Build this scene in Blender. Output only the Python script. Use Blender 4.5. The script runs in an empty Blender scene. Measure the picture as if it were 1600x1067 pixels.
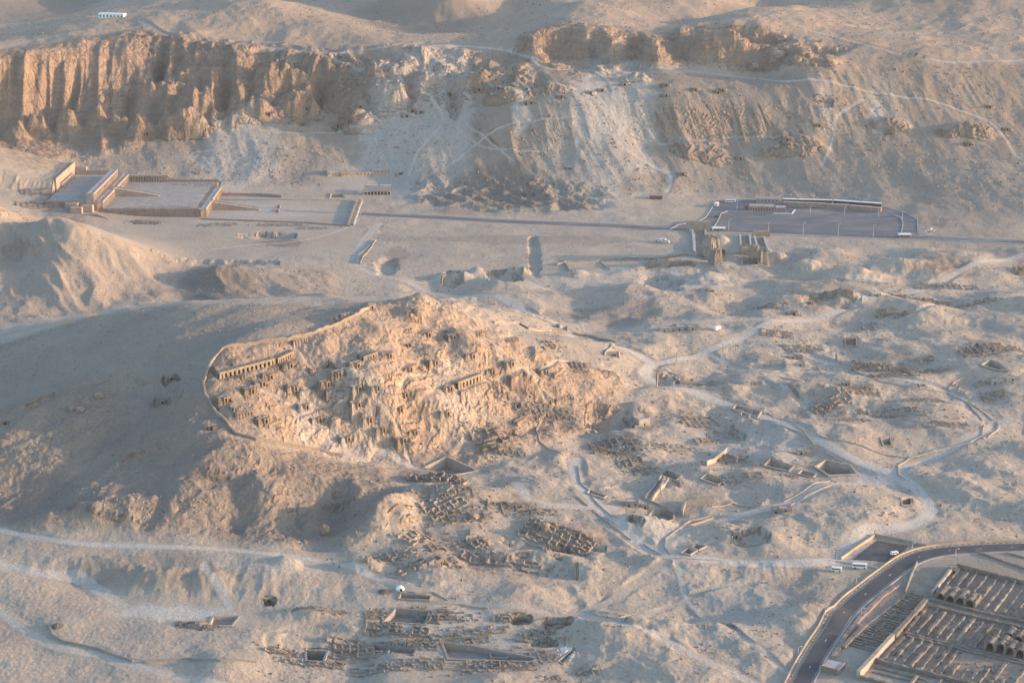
import bpy, bmesh, math, random
import numpy as np
from mathutils import Vector, Matrix

rng = random.Random(7)
sc = bpy.context.scene
COL = sc.collection

# ------------------------------------------------------------------ camera, sky, sun, exposure
CAM_H = 450.0                 # metres above the plain
FPX = 3000.0                  # focal length in pixels of the 1600 px wide photograph
PITCH = math.atan(893.5 / FPX)
cam_d = bpy.data.cameras.new('camera')
cam = bpy.data.objects.new('camera', cam_d)
COL.objects.link(cam)
cam_d.sensor_width = 36.0
cam_d.lens = 36.0 * FPX / 1600.0
cam_d.clip_start = 5.0
cam_d.clip_end = 20000.0
cam.location = (0, 0, CAM_H)
cam.rotation_euler = (math.pi / 2 - PITCH, 0, 0)
sc.camera = cam

SUN_EL = math.radians(8.5)
SUN_DIR = math.radians(0.0)   # measured from +X towards +Y : where the sun stands
world = bpy.data.worlds.new('World')
sc.world = world
world.use_nodes = True
wn = world.node_tree
for n in list(wn.nodes): wn.nodes.remove(n)
sky = wn.nodes.new('ShaderNodeTexSky')
sky.sky_type = 'NISHITA'
sky.sun_disc = False
sky.sun_elevation = SUN_EL
sky.sun_rotation = math.pi / 2 - SUN_DIR
sky.air_density = 1.0
sky.dust_density = 1.0
sky.ozone_density = 2.0
bg = wn.nodes.new('ShaderNodeBackground')
bg.inputs['Strength'].default_value = 0.15
wo = wn.nodes.new('ShaderNodeOutputWorld')
wn.links.new(sky.outputs[0], bg.inputs[0])
wn.links.new(bg.outputs[0], wo.inputs[0])

sun_d = bpy.data.lights.new('sun', 'SUN')
sun_d.energy = 2.0
sun_d.angle = math.radians(0.55)
sun_d.color = (1.0, 0.67, 0.42)
sun = bpy.data.objects.new('sun', sun_d)
COL.objects.link(sun)
sv = Vector((math.cos(SUN_DIR) * math.cos(SUN_EL), math.sin(SUN_DIR) * math.cos(SUN_EL), math.sin(SUN_EL)))
sun.rotation_euler = sv.to_track_quat('Z', 'Y').to_euler()
sun.location = (600, 1500, 700)

sc.view_settings.view_transform = 'Standard'
sc.view_settings.look = 'None'
sc.view_settings.gamma = 1.0
sc.view_settings.use_curve_mapping = False
sc.view_settings.exposure = 1.84

# ------------------------------------------------------------------ the air of the valley: one closed box of thin, even haze
hm = bpy.data.meshes.new('haze')
hv = [(x, y, z) for z in (-12, 462) for x, y in ((-1060, -40), (1060, -40), (1060, 3000), (-1060, 3000))]
hm.from_pydata(hv, [], [(0,3,2,1),(4,5,6,7),(0,1,5,4),(1,2,6,5),(2,3,7,6),(3,0,4,7)])
haze = bpy.data.objects.new('haze', hm); COL.objects.link(haze); haze['kind'] = 'stuff'
hmt = bpy.data.materials.new('thin_haze'); hmt.use_nodes = True
for n in list(hmt.node_tree.nodes):
    if n.type != 'OUTPUT_MATERIAL': hmt.node_tree.nodes.remove(n)
pv = hmt.node_tree.nodes.new('ShaderNodeVolumePrincipled')
pv.inputs['Color'].default_value = (.93, .93, .95, 1); pv.inputs['Density'].default_value = 3.2e-5; pv.inputs['Anisotropy'].default_value = .25
hmt.node_tree.links.new(pv.outputs[0], [n for n in hmt.node_tree.nodes if n.type == 'OUTPUT_MATERIAL'][0].inputs['Volume'])
hm.materials.append(hmt)

# ------------------------------------------------------------------ terrain: surveyed heights, interpolated
SP, CP = math.sin(PITCH), math.cos(PITCH)

def P(u, v, z):
    """world point at height z seen at pixel (u, v) of the photograph: used to survey positions"""
    a, b = (u - 800.0), (533.5 - v)
    d = (a, FPX * CP + b * SP, -FPX * SP + b * CP)
    t = (z - CAM_H) / d[2]
    return (d[0] * t, d[1] * t, z)

# crest lines, foot lines and valley lines: (u, v, height)
LINES = [
 # plain, near to far
 [(1250,1160,0),(1700,1160,0)], [(700,1180,0),(1000,1160,0)], [(-60,1180,6),(500,1180,2)],
 [(1280,960,1),(1450,950,0),(1640,950,0)], [(1300,885,4),(1420,870,4),(1640,860,4)],
 [(1000,870,8),(1150,880,6),(1300,880,4)], [(900,950,3),(1100,980,1)],
 [(1100,800,10),(1300,780,9),(1500,760,8),(1650,760,8)], [(1400,740,9)], [(1000,700,13),(1200,690,12),(1450,680,10),(1650,660,9)],
 [(1020,600,19),(1200,600,16),(1400,600,14),(1640,590,12)], [(1000,530,21),(1200,520,20),(1400,510,18),(1640,510,16)],
 [(900,470,23),(1100,460,23),(1300,450,22),(1640,440,21)], [(600,445,25),(700,440,25),(800,435,25)],
 [(560,395,28),(800,390,27),(1000,390,26),(1200,385,26),(1400,395,25),(1650,400,24)],
 [(200,345,33),(330,340,33),(560,334,31),(800,346,29),(1000,355,28.5),(1100,355,28),(1280,345,28),(1430,368,27.5),(1640,381,26)],
 [(1130,315,29),(1280,322,29),(1400,328,29)], [(240,375,32),(400,372,31),(560,365,30)], [(300,400,29),(420,400,28)],
 [(560,300,33),(450,305,34),(380,300,35)], [(650,300,34),(850,318,32),(1000,318,31)],
 # terraced ground, lower left
 [(0,835,21),(140,850,21),(300,856,20),(420,865,18),(560,880,14)], [(0,868,19),(100,874,18.5),(210,880,17.5),(300,886,17),(420,890,16)],
 [(0,885,13),(120,905,11),(180,930,9),(300,945,8),(420,940,8),(560,930,8)], [(200,950,8),(340,960,7.5)],
 [(0,935,12),(100,940,11),(160,965,9.5),(250,985,9.5),(400,1000,7),(520,985,6)],
 [(60,1010,7.5),(160,1030,6),(300,1062,4)], [(80,985,11),(220,1010,8),(330,1030,6)], [(600,960,7),(620,915,10)],[(600,1010,3),(800,1000,2),(900,960,4)],
 [(600,820,22),(640,850,18),(700,870,14),(850,890,9)],[(800,830,14),(930,850,10)],[(700,770,22),(850,760,16),(960,770,12)],
 # Qurna hill: crest, ridge with the wall, spurs and flank
 [(-60,552,38),(0,535,45),(60,516,53),(130,498,60),(200,483,65),(300,476,70),(400,480,72),(500,481,72),(580,476,72),(620,464,72),(660,470,69),(700,486,64),(760,520,56),(850,552,42),(950,585,28),(1000,600,20)],
 [(500,505,71),(450,525,71),(400,534,70),(345,548,68),(322,580,62),(318,610,57),(335,645,49),(370,682,43),(450,702,34),(530,712,26),(600,722,20)],
 [(-40,556,45),(60,545,54),(160,535,60),(260,535,65)],
 [(330,600,59),(290,590,58),(200,595,53),(140,607,49),(50,640,43),(0,656,40),(-60,670,36)],
 [(250,655,45),(150,745,31),(90,795,24),(20,815,22)], [(270,640,47),(310,655,49)],
 [(370,690,43),(300,700,41),(230,705,37),(150,755,31),(60,800,25),(0,826,22)],
 [(300,700,41),(330,760,31),(360,830,19)], [(420,720,35),(430,780,26),(440,850,17)],
 [(500,715,30),(545,760,25),(600,800,21),(640,790,20)], [(470,730,29),(500,790,20),(515,865,14)], [(590,770,22),(630,820,17)],
 [(460,560,63),(500,590,57),(600,600,53),(700,600,45),(800,610,34),(900,630,24)],
 [(450,640,46),(540,650,41),(640,650,36),(740,650,29),(830,655,22)],
 [(380,620,54),(400,660,47)], [(600,700,24),(720,695,20),(840,700,16)], [(600,540,63),(700,545,56),(790,560,48)],
 [(700,740,18),(790,735,16)], [(900,680,15),(1000,660,15)],
 # valley behind the hill
 [(-40,470,28),(60,485,27),(140,480,26),(200,465,27),(300,464,26),(420,458,26),(560,456,25),(650,452,24.5),(760,468,23.5)],
 [(420,468,31),(480,470,33),(540,470,28)], [(380,440,33),(450,440,32),(520,430,30)],
 # sunlit ridge, middle left
 [(-60,300,86),(0,316,78),(60,345,71),(110,357,67),(150,365,62),(200,385,51),(250,400,38),(290,412,31)],
 [(60,350,69),(90,385,56),(100,405,51),(125,428,43),(160,455,33),(200,468,28)],
 [(20,350,60),(30,400,46),(40,440,37),(60,480,28)], [(-40,400,50),(-40,480,30)], [(150,380,54),(190,430,37),(230,450,30)],
 [(-60,255,62),(0,280,56),(60,310,46),(130,340,38),(190,355,33)], [(70,338,38),(150,358,34)],
 [(310,432,33),(335,414,44),(350,420,41),(400,435,35)], [(300,450,28),(350,462,27)],
 [(0,225,70),(60,245,64),(110,262,54)],
 # the great scarp: foot, cliff foot, rim
 [(130,262,52),(180,268,49),(260,285,42),(300,283,42),(400,285,40),(500,285,39),(600,285,37),(700,298,34),(850,315,32),(1000,305,33),(1100,298,33),(1300,305,32.5),(1430,330,31),(1640,352,29)],
 [(-80,185,90),(0,187,88),(60,178,92),(100,168,97),(180,162,100),(260,172,95),(330,190,86),(400,185,88)],
 [(-80,92,152),(0,88,152),(60,83,153),(100,76,155),(130,66,158),(180,60,159),(205,55,160),(260,60,157),(330,70,152),(420,73,150),(460,82,147),(520,86,145),(600,76,149),(700,73,150),(780,66,152),(820,60,158)],
 [(400,180,90),(500,175,92),(600,178,92),(700,160,103),(800,165,105),(900,160,109),(960,150,113)],
 [(300,232,64),(420,232,64),(460,250,55)], [(640,232,65),(800,235,66),(960,235,67)],
 [(830,62,160),(880,45,165),(950,55,164),(1010,60,162),(1060,50,165),(1100,52,166),(1150,55,165),(1200,62,161),(1250,78,153),(1290,86,149)],
 [(820,88,142),(860,100,137),(940,107,133),(1000,104,133),(1060,98,136),(1100,95,138),(1150,100,135),(1200,106,131),(1290,104,138)],
 [(1350,84,147),(1450,98,139),(1560,97,138),(1660,95,137)],
 [(1000,150,113),(1150,150,113),(1300,150,112),(1450,160,104),(1600,190,87)],
 [(1000,220,73),(1150,220,72),(1300,225,70),(1450,240,64),(1600,260,57)],
 # hills behind the rim
 [(-60,75,150),(0,70,148)], [(-80,40,118),(40,30,118),(120,0,122)], [(-60,-10,140),(60,-30,150)],
 [(125,62,160),(140,30,165),(175,25,168),(240,22,172),(300,12,175),(345,-5,180)], [(230,40,164),(300,50,160)],
 [(380,-12,188),(410,2,184),(450,22,172),(500,45,160),(560,64,151),(620,70,148)],
 [(400,40,163),(450,60,154)], [(460,-30,160),(560,10,158),(640,40,146),(720,50,143),(790,45,147)],
 [(640,-30,190),(700,-20,188)], [(560,-40,180)], [(800,10,160),(850,28,158),(790,-30,178)],
 [(850,25,166),(900,8,174),(960,15,170),(1020,35,161),(1040,50,158)], [(1040,40,150),(1120,32,150),(1190,5,155)],
 [(960,-25,182),(1100,-35,190)], [(1090,40,162),(1180,12,170),(1230,8,170),(1300,30,160),(1330,38,156)],
 [(1300,-20,172),(1400,15,162),(1480,25,157)], [(1420,30,155),(1550,22,158),(1640,15,162)], [(1330,60,156),(1450,72,148),(1550,82,143)],
 [(1560,50,150),(1640,80,143)],
 [(-120,-90,196),(300,-90,200),(800,-80,200),(1300,-70,205),(1750,-60,208)],
 [(-120,-150,230),(800,-150,235),(1750,-150,240)],
]
anch = []
def lift(q):
    u, v, z = q
    if z > 26 and 470 <= v <= 830 and z < 90: return (u, v, 26 + (z-26)*1.32)      # the near hill
    if z > 30 and u < 300 and 300 < v < 470: return (u, v, 30 + (z-30)*1.15)       # the sunlit ridge
    return q
for L in LINES:
    W = [P(*lift(q)) for q in L]
    if W[0][2] > 140 and W[0][1] < 2230 and len(L) > 6:                            # flat ground behind the rim of the scarp
        for dy, dz in ((20, .5), (48, 1.0)):
            anch += [(w[0], w[1]+dy, w[2]+dz) for w in W]
    if len(W) == 1: anch.append(W[0]); continue
    for a, b in zip(W[:-1], W[1:]):
        n = max(1, int(math.hypot(a[0]-b[0], a[1]-b[1]) / 32))
        for i in range(n):
            t = i / n
            anch.append(tuple(a[k] + (b[k]-a[k]) * t for k in range(3)))
    anch.append(W[-1])
# a few far points so that the ground goes on beyond the frame
for x in (-1000, -500, 0, 500, 1000):
    anch.append((x, 3400, 300.0)); anch.append((x, 700, 0.0))
for y in (1000, 1400, 1800): anch.append((1100, y, 14.0 if y < 1500 else 30.0)); anch.append((-1100, y, 20 + (y-1000)*.06))
A = np.array(anch)
# drop near duplicates
keep = []
for i in range(len(A)):
    if all((A[i,0]-A[j,0])**2 + (A[i,1]-A[j,1])**2 > 36 for j in keep): keep.append(i)
A = A[keep]
D = np.sqrt((A[:,None,0]-A[None,:,0])**2 + (A[:,None,1]-A[None,:,1])**2 + 9.0**2)
M = np.zeros((len(A)+1, len(A)+1)); M[:-1,:-1] = D - np.eye(len(A)) * 2.0; M[:-1,-1] = 1; M[-1,:-1] = 1
wts = np.linalg.solve(M, np.append(A[:,2], 0))

GX0, GX1, GY0, GY1, GS = -1000.0, 1000.0, 820.0, 2960.0, 4.0
gx = np.arange(GX0, GX1 + 1, GS); gy = np.arange(GY0, GY1 + 1, GS)
CXg, CYg = np.meshgrid(gx, gy)
H0g = np.zeros_like(CXg)
for r in range(0, len(gy), 8):
    X_, Y_ = CXg[r:r+8].ravel()[:,None], CYg[r:r+8].ravel()[:,None]
    H0g[r:r+8] = (np.sqrt((X_-A[None,:,0])**2 + (Y_-A[None,:,1])**2 + 81.0) @ wts[:-1] + wts[-1]).reshape(H0g[r:r+8].shape)

def samp(G, x, y):
    fx = np.clip((x - GX0) / GS, 0, G.shape[1] - 1.001); fy = np.clip((y - GY0) / GS, 0, G.shape[0] - 1.001)
    i = fx.astype(int); j = fy.astype(int); fx = fx - i; fy = fy - j
    return (G[j,i]*(1-fx) + G[j,i+1]*fx)*(1-fy) + (G[j+1,i]*(1-fx) + G[j+1,i+1]*fx)*fy

def blur(G, n=1):
    for _ in range(n):
        G = (np.roll(G,1,0) + 2*G + np.roll(G,-1,0)) / 4
        G = (np.roll(G,1,1) + 2*G + np.roll(G,-1,1)) / 4
    return G

def march(u, v, fn, zmin=-30):
    """first point of the ground seen at pixel (u, v)"""
    a, b = (u - 800.0), (533.5 - v)
    d = np.array((a, FPX * CP + b * SP, -FPX * SP + b * CP)); d = d / d[1]
    Y = np.arange(860.0, 2900.0, 2.0)
    g = fn(d[0]*Y, Y) - (CAM_H + d[2]*Y)
    k = np.argmax(g > 0)
    if g[k] <= 0: k = len(Y) - 1
    if k == 0: k = 1
    t = g[k-1] / (g[k-1] - g[k] + 1e-9)
    y = Y[k-1] + 2.0 * float(np.clip(t, 0, 1))
    return (d[0]*y, y, CAM_H + d[2]*y)

def hit0(u, v): return march(u, v, lambda x, y: samp(H0g, x, y))

def polymask(poly, blur_n=2):
    """polygon given in survey pixels -> soft mask on the coarse map"""
    W = [hit0(u, v)[:2] for u, v in poly]
    return worldmask(W, blur_n)

def worldmask(W, blur_n=2):
    m = np.zeros(CXg.shape, bool)
    for (x0,y0),(x1,y1) in zip(W, W[1:]+W[:1]):
        if y0 == y1: continue
        c = ((CYg >= min(y0,y1)) & (CYg < max(y0,y1))) & (CXg < x0 + (CYg-y0)*(x1-x0)/(y1-y0))
        m ^= c
    return blur(m.astype(float), blur_n)

# gradient noise
_prng = np.random.RandomState(11)
_perm = _prng.permutation(4096).astype(np.int32)
_ang = _prng.rand(4096).astype(np.float32) * 6.2831853
_gxs, _gys = np.cos(_ang), np.sin(_ang)
def perlin(x, y, seed=0):
    x = x + seed * 17.13; y = y - seed * 9.71
    xi = np.floor(x).astype(np.int32); yi = np.floor(y).astype(np.int32)
    xf = (x - xi).astype(np.float32); yf = (y - yi).astype(np.float32)
    def g(ix, iy, dx, dy):
        h = _perm[(_perm[ix & 4095] + iy) & 4095]
        return _gxs[h]*dx + _gys[h]*dy
    u = xf*xf*xf*(xf*(xf*6-15)+10); w = yf*yf*yf*(yf*(yf*6-15)+10)
    a = g(xi,yi,xf,yf); b = g(xi+1,yi,xf-1,yf); c = g(xi,yi+1,xf,yf-1); d = g(xi+1,yi+1,xf-1,yf-1)
    return 1.4*((a + u*(b-a)) + w*((c + u*(d-c)) - (a + u*(b-a))))
def fbm(x, y, s, o=4, seed=0, gain=.5):
    r = 0; a = 1; t = 0
    for i in range(o):
        r = r + a*perlin(x/s, y/s, seed+i*3); t += a; a *= gain; s /= 2.07
    return r / t
def ridge(x, y, s, o=3, seed=0, gain=.5):
    r = 0; a = 1; t = 0
    for i in range(o):
        r = r + a*(1 - 2.2*np.abs(perlin(x/s, y/s, seed+i*5))); t += a; a *= gain; s /= 2.1
    return r / t - .28
def sstep(a, b, x):
    t = np.clip((x-a)/(b-a), 0, 1); return t*t*(3-2*t)

# ------------------------------------------------------------------ the fine ground mesh
def rows():
    y = 880.0; out = []
    while y < 2900:
        out.append(y)
        if y < 1450: y += y * 0.00098
        elif y < 1900: y += 2.0
        elif y < 2120: y += 0.9
        elif y < 2400: y += 3.0
        else: y += 6.0
    return np.array(out)
RY = rows()
RT = np.linspace(-0.315, 0.315, 1180)
NR, NC = len(RY), len(RT)
FY = np.repeat(RY[:,None], NC, 1); FX = FY * RT[None,:]

def sub(x0, x1, y0, y1):
    r0, r1 = np.searchsorted(RY, (y0, y1))
    ym, yM = max(y0, 880), max(y1, 881)
    ts = (x0/ym, x0/yM, x1/ym, x1/yM)
    c0, c1 = np.searchsorted(RT, (min(ts), max(ts)))
    return slice(max(r0-1,0), min(r1+1,NR)), slice(max(c0-1,0), min(c1+1,NC))

def linedist(pts, R):
    """distance of the ground vertices to a polyline, within R"""
    out = {}
    D = np.full((NR, NC), 1e6, np.float32)
    for (x0,y0),(x1,y1) in zip(pts[:-1], pts[1:]):
        s = sub(min(x0,x1)-R, max(x0,x1)+R, min(y0,y1)-R, max(y0,y1)+R)
        X, Y = FX[s], FY[s]
        dx, dy = x1-x0, y1-y0; L = dx*dx+dy*dy+1e-9
        t = np.clip(((X-x0)*dx + (Y-y0)*dy)/L, 0, 1)
        d = np.hypot(X-x0-t*dx, Y-y0-t*dy)
        D[s] = np.minimum(D[s], d)
    return D

def inpoly(W):
    xs = [w[0] for w in W]; ys = [w[1] for w in W]
    s = sub(min(xs), max(xs), min(ys), max(ys))
    X, Y = FX[s], FY[s]; m = np.zeros(X.shape, bool)
    for (x0,y0),(x1,y1) in zip(W, W[1:]+W[:1]):
        if y0 == y1: continue
        m ^= ((Y >= min(y0,y1)) & (Y < max(y0,y1))) & (X < x0 + (Y-y0)*(x1-x0)/(y1-y0))
    return s, m

def smooth_line(px, step=0.5):
    """Catmull-Rom through survey pixels, more points"""
    p = [px[0]] + list(px) + [px[-1]]; out = []
    for i in range(1, len(p)-2):
        p0, p1, p2, p3 = p[i-1:i+3]
        n = max(2, int(math.hypot(p2[0]-p1[0], p2[1]-p1[1]) / 9))
        for k in range(n):
            t = k/n
            out.append(tuple(.5*((2*p1[j]) + (-p0[j]+p2[j])*t + (2*p0[j]-5*p1[j]+4*p2[j]-p3[j])*t*t + (-p0[j]+3*p1[j]-3*p2[j]+p3[j])*t**3) for j in (0,1)))
    out.append(tuple(px[-1])); return out
def world_line(px): return [hit0(u, v)[:2] for u, v in smooth_line(px)]

REG = dict(
 cliffL=[(-60,86),(200,50),(340,70),(400,120),(370,205),(250,215),(180,240),(100,250),(-60,262)],
 cliffC=[(200,50),(700,78),(820,78),(830,150),(760,158),(690,165),(560,200),(420,195),(250,205)],
 bandR=[(800,62),(880,36),(1010,52),(1100,44),(1210,55),(1310,80),(1300,114),(1180,114),(1080,103),(1000,112),(900,118),(830,100)],
 scree=[(120,262),(120,240),(200,205),(560,190),(700,150),(820,110),(1000,112),(1300,104),(1700,100),(1700,345),(1430,322),(1100,298),(850,312),(620,294),(250,281)],
 bad=[(640,285),(850,280),(960,298),(940,328),(800,332),(650,318)],
 necro=[(620,430),(900,445),(1100,388),(1700,388),(1700,838),(1420,848),(1300,900),(1210,1100),(300,1100),(330,1000),(560,955),(560,840),(640,770),(760,690),(900,600),(700,480)],
 qflank=[(580,478),(620,466),(760,510),(980,595),(960,650),(840,700),(720,735),(600,722),(450,700),(370,680),(322,600),(347,550),(450,527)],
 grey=[(-60,555),(200,486),(560,480),(450,522),(345,545),(315,600),(370,690),(600,730),(640,790),(560,850),(-60,826)],
 lefth=[(-60,300),(60,345),(150,365),(250,395),(520,425),(520,465),(200,470),(-60,520)],
 gface=[(-60,650),(140,607),(290,592),(322,615),(370,692),(500,714),(600,732),(640,790),(560,848),(-60,824)],
 bank=[(-60,872),(300,881),(440,887),(560,905),(560,940),(300,947),(120,905),(-60,890)],
 valley=[(560,350),(1050,360),(1060,395),(900,430),(600,440),(540,420)],
)
RM = {k: polymask(v, 3) for k, v in REG.items()}
FLATS = [[(60,290),(230,281),(330,290),(560,304),(560,402),(420,398),(200,380),(130,350)],
         [(1040,345),(1110,310),(1400,316),(1445,345),(1440,374),(1060,368)],
         [(165,945),(200,928),(370,945),(440,965),(360,985),(300,975)],
         [(1240,1150),(1420,885),(1480,872),(1700,850),(1700,1150)],
         [(1320,872),(1366,832),(1450,855),(1400,880),(1350,900),(1290,895)],
         [(500,262),(620,262),(640,300),(560,312),(500,300)], [(590,1070),(600,930),(700,935),(900,1010),(880,1050),(700,1060)]]
ym_top = sstep(2120, 2160, CYg)
flat_g = np.zeros_like(CXg)
for f in FLATS: flat_g = np.maximum(flat_g, polymask(f, 3))

ROADS = dict(
 low=([(1236,1110),(1253,1067),(1284,1010),(1328,950),(1358,924),(1389,900),(1425,875),(1465,863),(1530,857.5),(1600,855),(1680,853)], 11.0),
 up=([(566,334),(620,337),(700,341),(800,346.5),(950,352.5),(1030,356),(1075,352)], 13.0),
 right=([(1428,370),(1470,373.5),(1540,377),(1600,379),(1680,382)], 12.0))
# dirt paths: pixels, width (m), paleness
PATHS = [
 ([(-20,822),(0,827),(60,840),(140,850),(230,853),(330,857),(420,865),(520,880),(600,905)],5,.8),
 ([(-20,876),(0,880),(60,895),(120,905),(160,925),(190,945)],8,.7),
 ([(318,880),(322,895),(340,918),(355,935),(357,952)],5,.7),
 ([(-20,940),(0,955),(40,985),(90,1010),(160,1025),(230,1045),(300,1062),(360,1075)],6,.6),
 ([(780,470),(850,492),(930,535),(985,550),(1020,568),(1006,585),(1040,605),(1100,618),(1160,634),(1205,657),(1270,690),(1340,720),(1400,740),(1440,765),(1453,795),(1436,820),(1400,832),(1350,838),(1322,862),(1290,880),(1200,882),(1100,876),(1045,868),(1000,845),(960,815),(920,782),(903,752),(897,722)],9,.9),
 ([(1020,568),(1080,555),(1160,530),(1210,510),(1290,490),(1380,465),(1450,445),(1530,415),(1620,398)],7,.8),
 ([(808,760),(822,780),(850,793),(900,796),(960,797)],8,.7),
 ([(1400,740),(1420,720),(1480,700),(1530,682),(1547,660),(1525,632),(1480,610),(1430,600),(1380,590),(1340,577),(1310,562),(1265,548)],6,.8),
 ([(1400,742),(1330,757),(1280,772),(1220,792),(1130,810),(1060,828),(1038,850),(1045,868)],7,.7),
 ([(1058,880),(1070,920),(1100,950),(1150,990),(1200,1030),(1230,1050)],3,.7),
 ([(592,350),(570,375),(556,405),(575,425),(640,440),(700,455),(780,470)],8,.6),
 ([(425,328.5),(480,331),(548,333)],7,1.0),
 ([(330,390),(400,382),(450,379),(500,370),(545,355),(562,342)],3,.7),
 ([(222,35),(260,55),(310,65),(400,71),(515,83),(600,77),(690,71),(760,76),(840,92)],4.5,.9),
 ([(515,83),(560,105),(610,125),(640,147),(680,165),(690,195),(655,240),(640,276)],4.2,.8),
 ([(830,92),(860,108),(930,112),(958,140),(962,190),(985,190),(965,215),(985,240),(1020,260),(1048,278),(1042,300)],4.6,.85),
 ([(958,140),(975,165),(968,200),(965,215)],3,.9),
 ([(1000,105),(1080,112),(1200,125),(1300,131),(1370,145),(1470,165),(1545,190),(1570,215),(1590,245),(1640,270)],2.4,.75),
 ([(1265,48),(1350,70),(1450,95),(1550,96),(1640,92)],3,.7),
 ([(1350,155),(1308,185),(1305,210),(1285,260)],3,.6),
 ([(1200,432),(1260,437),(1400,440),(1530,447),(1640,455)],4,.7),
 ([(905,955),(960,985),(1020,1000),(1100,1035),(1200,1075)],6,.6),
 ([(590,705),(640,725),(668,735)],6,.8),
 ([(1000,522),(1060,512),(1130,508),(1225,507)],4,.6),
 ([(690,160),(740,205),(800,255)],2,.7),([(700,262),(765,215),(800,200),(870,188),(962,185)],2,.7),([(640,235),(690,195),(760,235),(850,240)],2,.6),
 ([(985,215),(1060,230),(1130,215),(1240,215)],1.6,.4),([(300,238),(370,234),(440,232)],2,.6),
 ([(400,205),(460,210),(520,208),(620,212)],1.6,.6),
 ([(1200,600),(1250,625),(1270,650)],3,.5),([(1160,700),(1080,712),(1010,740),(940,770)],4,.5),
 ([(780,560),(900,650),(1000,690),(1100,705),(1200,700)],3,.35),
 ([(1600,1080),(1570,1000),(1500,880)],2,.2),
 ([(460,540),(520,600),(600,650),(640,720)],2,.55),([(620,600),(700,570),(760,600),(900,570),(1000,600)],2,.55),([(380,600),(480,640),(560,700)],2,.5),
 ([(640,470),(720,500),(800,560),(860,640)],2,.5),
 ([(640,440),(760,430),(900,452),(1040,440),(1200,432)],5,.5),
 ([(600,905),(700,940),(820,950),(905,955),(1040,880)],5,.35),
 ([(1270,550),(1200,535),(1160,530)],4,.5),([(1420,500),(1500,470),(1600,470)],3,.5),([(1100,545),(1180,580),(1250,600)],4,.4),
 ([(1240,880),(1150,905),(1060,930),(960,985)],3,.3),
]
flatF = samp(flat_g, FX, FY).astype(np.float32)
attr_pale = np.zeros((NR, NC), np.float32); flatP = attr_pale.copy()
def apply_line(W, w, pale=0.0, soft=4.0, hard=False):
    global flatF, flatP, attr_pale
    R = w/2 + soft + 1
    xs = [p[0] for p in W]; ys = [p[1] for p in W]
    D = linedist(W, R)
    k = (1 - sstep(w/2, w/2 + soft, D))
    if hard: flatF = np.maximum(flatF, k*.95)
    else: flatP = np.maximum(flatP, k*.95)
    if pale: attr_pale = np.maximum(attr_pale, pale * (1 - sstep(w*.42 - .6, w*.42 + 1.1, D + 0.7*perlin(FX/3.1, FY/3.1, 5))))
ROADW = {}
for k, (px, w) in ROADS.items():
    ROADW[k] = world_line(px); apply_line(ROADW[k], w + 4, 0.0, 6.0, True)
for px, w, pl in PATHS: apply_line(world_line(px), w, pl, max(1.5, w*.5))

R = {k: samp(v, FX, FY).astype(np.float32) for k, v in RM.items()}
TOP = sstep(118, 150, samp(H0g, FX, FY)) * (1 - R['cliffL']) * (1 - R['cliffC']) * (1 - R['bandR']); R['top'] = TOP.astype(np.float32)
scree = R['scree'] * (1 - R['cliffL']) * (1 - R['cliffC']) * (1 - R['bandR'])
# domain warps: buttresses and gullies come from shifting the surveyed slope to and fro
n18 = ridge(FX + .10*FY, FY*.12, 30, 3, 1, .42); n60 = ridge(FX - .2*FY, FY*.35, 80, 3, 4)
n150 = ridge(FX + 20*perlin(FX/90, FY/90, 9), FY*.3, 150, 3, 14)
wy = np.maximum(R['cliffC']*(1-R['cliffL']*.7), scree*.4) * 20*n150 + R['lefth'] * 14 * ridge(FX + .6*FY, FY*.5 - .3*FX, 60, 3, 15) + R['cliffL'] * (14*n18 + 11*n60) + R['cliffC'] * (1-R['cliffL']) * (16*n60 + 2*n18 + 12*fbm(FX, FY, 38, 3, 6)) + R['bandR'] * 4 * n18
n30 = ridge(FX + .3*FY, FY*.3, 34, 4, 7)
wy += R['gface'] * (10*ridge(FX - .45*FY, FY*.35, 62, 4, 17) + 7*fbm(FX, FY, 40, 3, 18)) + R['bank'] * 6 * ridge(FX, FY*.3, 26, 3, 19)
wy += scree * 3.2 * n30 + R['grey'] * 5.5 * fbm(FX - .4*FY, FY*.35, 60, 4, 12)
wy += TOP * 5 * ridge(FX + .5*FY, FY*.8, 60, 4, 22)
wx = (R['cliffC'] + R['cliffL']) * 6 * fbm(FX, FY, 30, 3, 31) + R['grey'] * 5 * fbm(FX, FY, 40, 3, 33)
keepn = 1 - flatF; keepf = keepn * (1 - flatP)
HH = samp(H0g, FX + wx*keepn, FY + wy*keepn).astype(np.float32)
# strata: steps in the rock
def terrace(h, step, sharp=.35):
    q = h/step; f = np.floor(q); r = q - f
    return (f + sstep(.5-sharp/2, .5+sharp/2, r)) * step
tw = np.clip(R['bandR']*.6 + R['cliffC']*.22 + R['cliffL']*.05, 0, 1) * keepf
hw = HH + 3*fbm(FX, FY, 45, 2, 41)
HH = HH + tw * (terrace(hw, 8.0) - hw)
qs = R['qflank'] * keepn
tq = HH - .30*FX + 10*fbm(FX, FY, 60, 3, 43)
HH = HH + qs * .26 * sstep(-.25, .3, fbm(FX, FY, 50, 2, 44)) * (terrace(tq, 12, .4) - tq)
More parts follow.
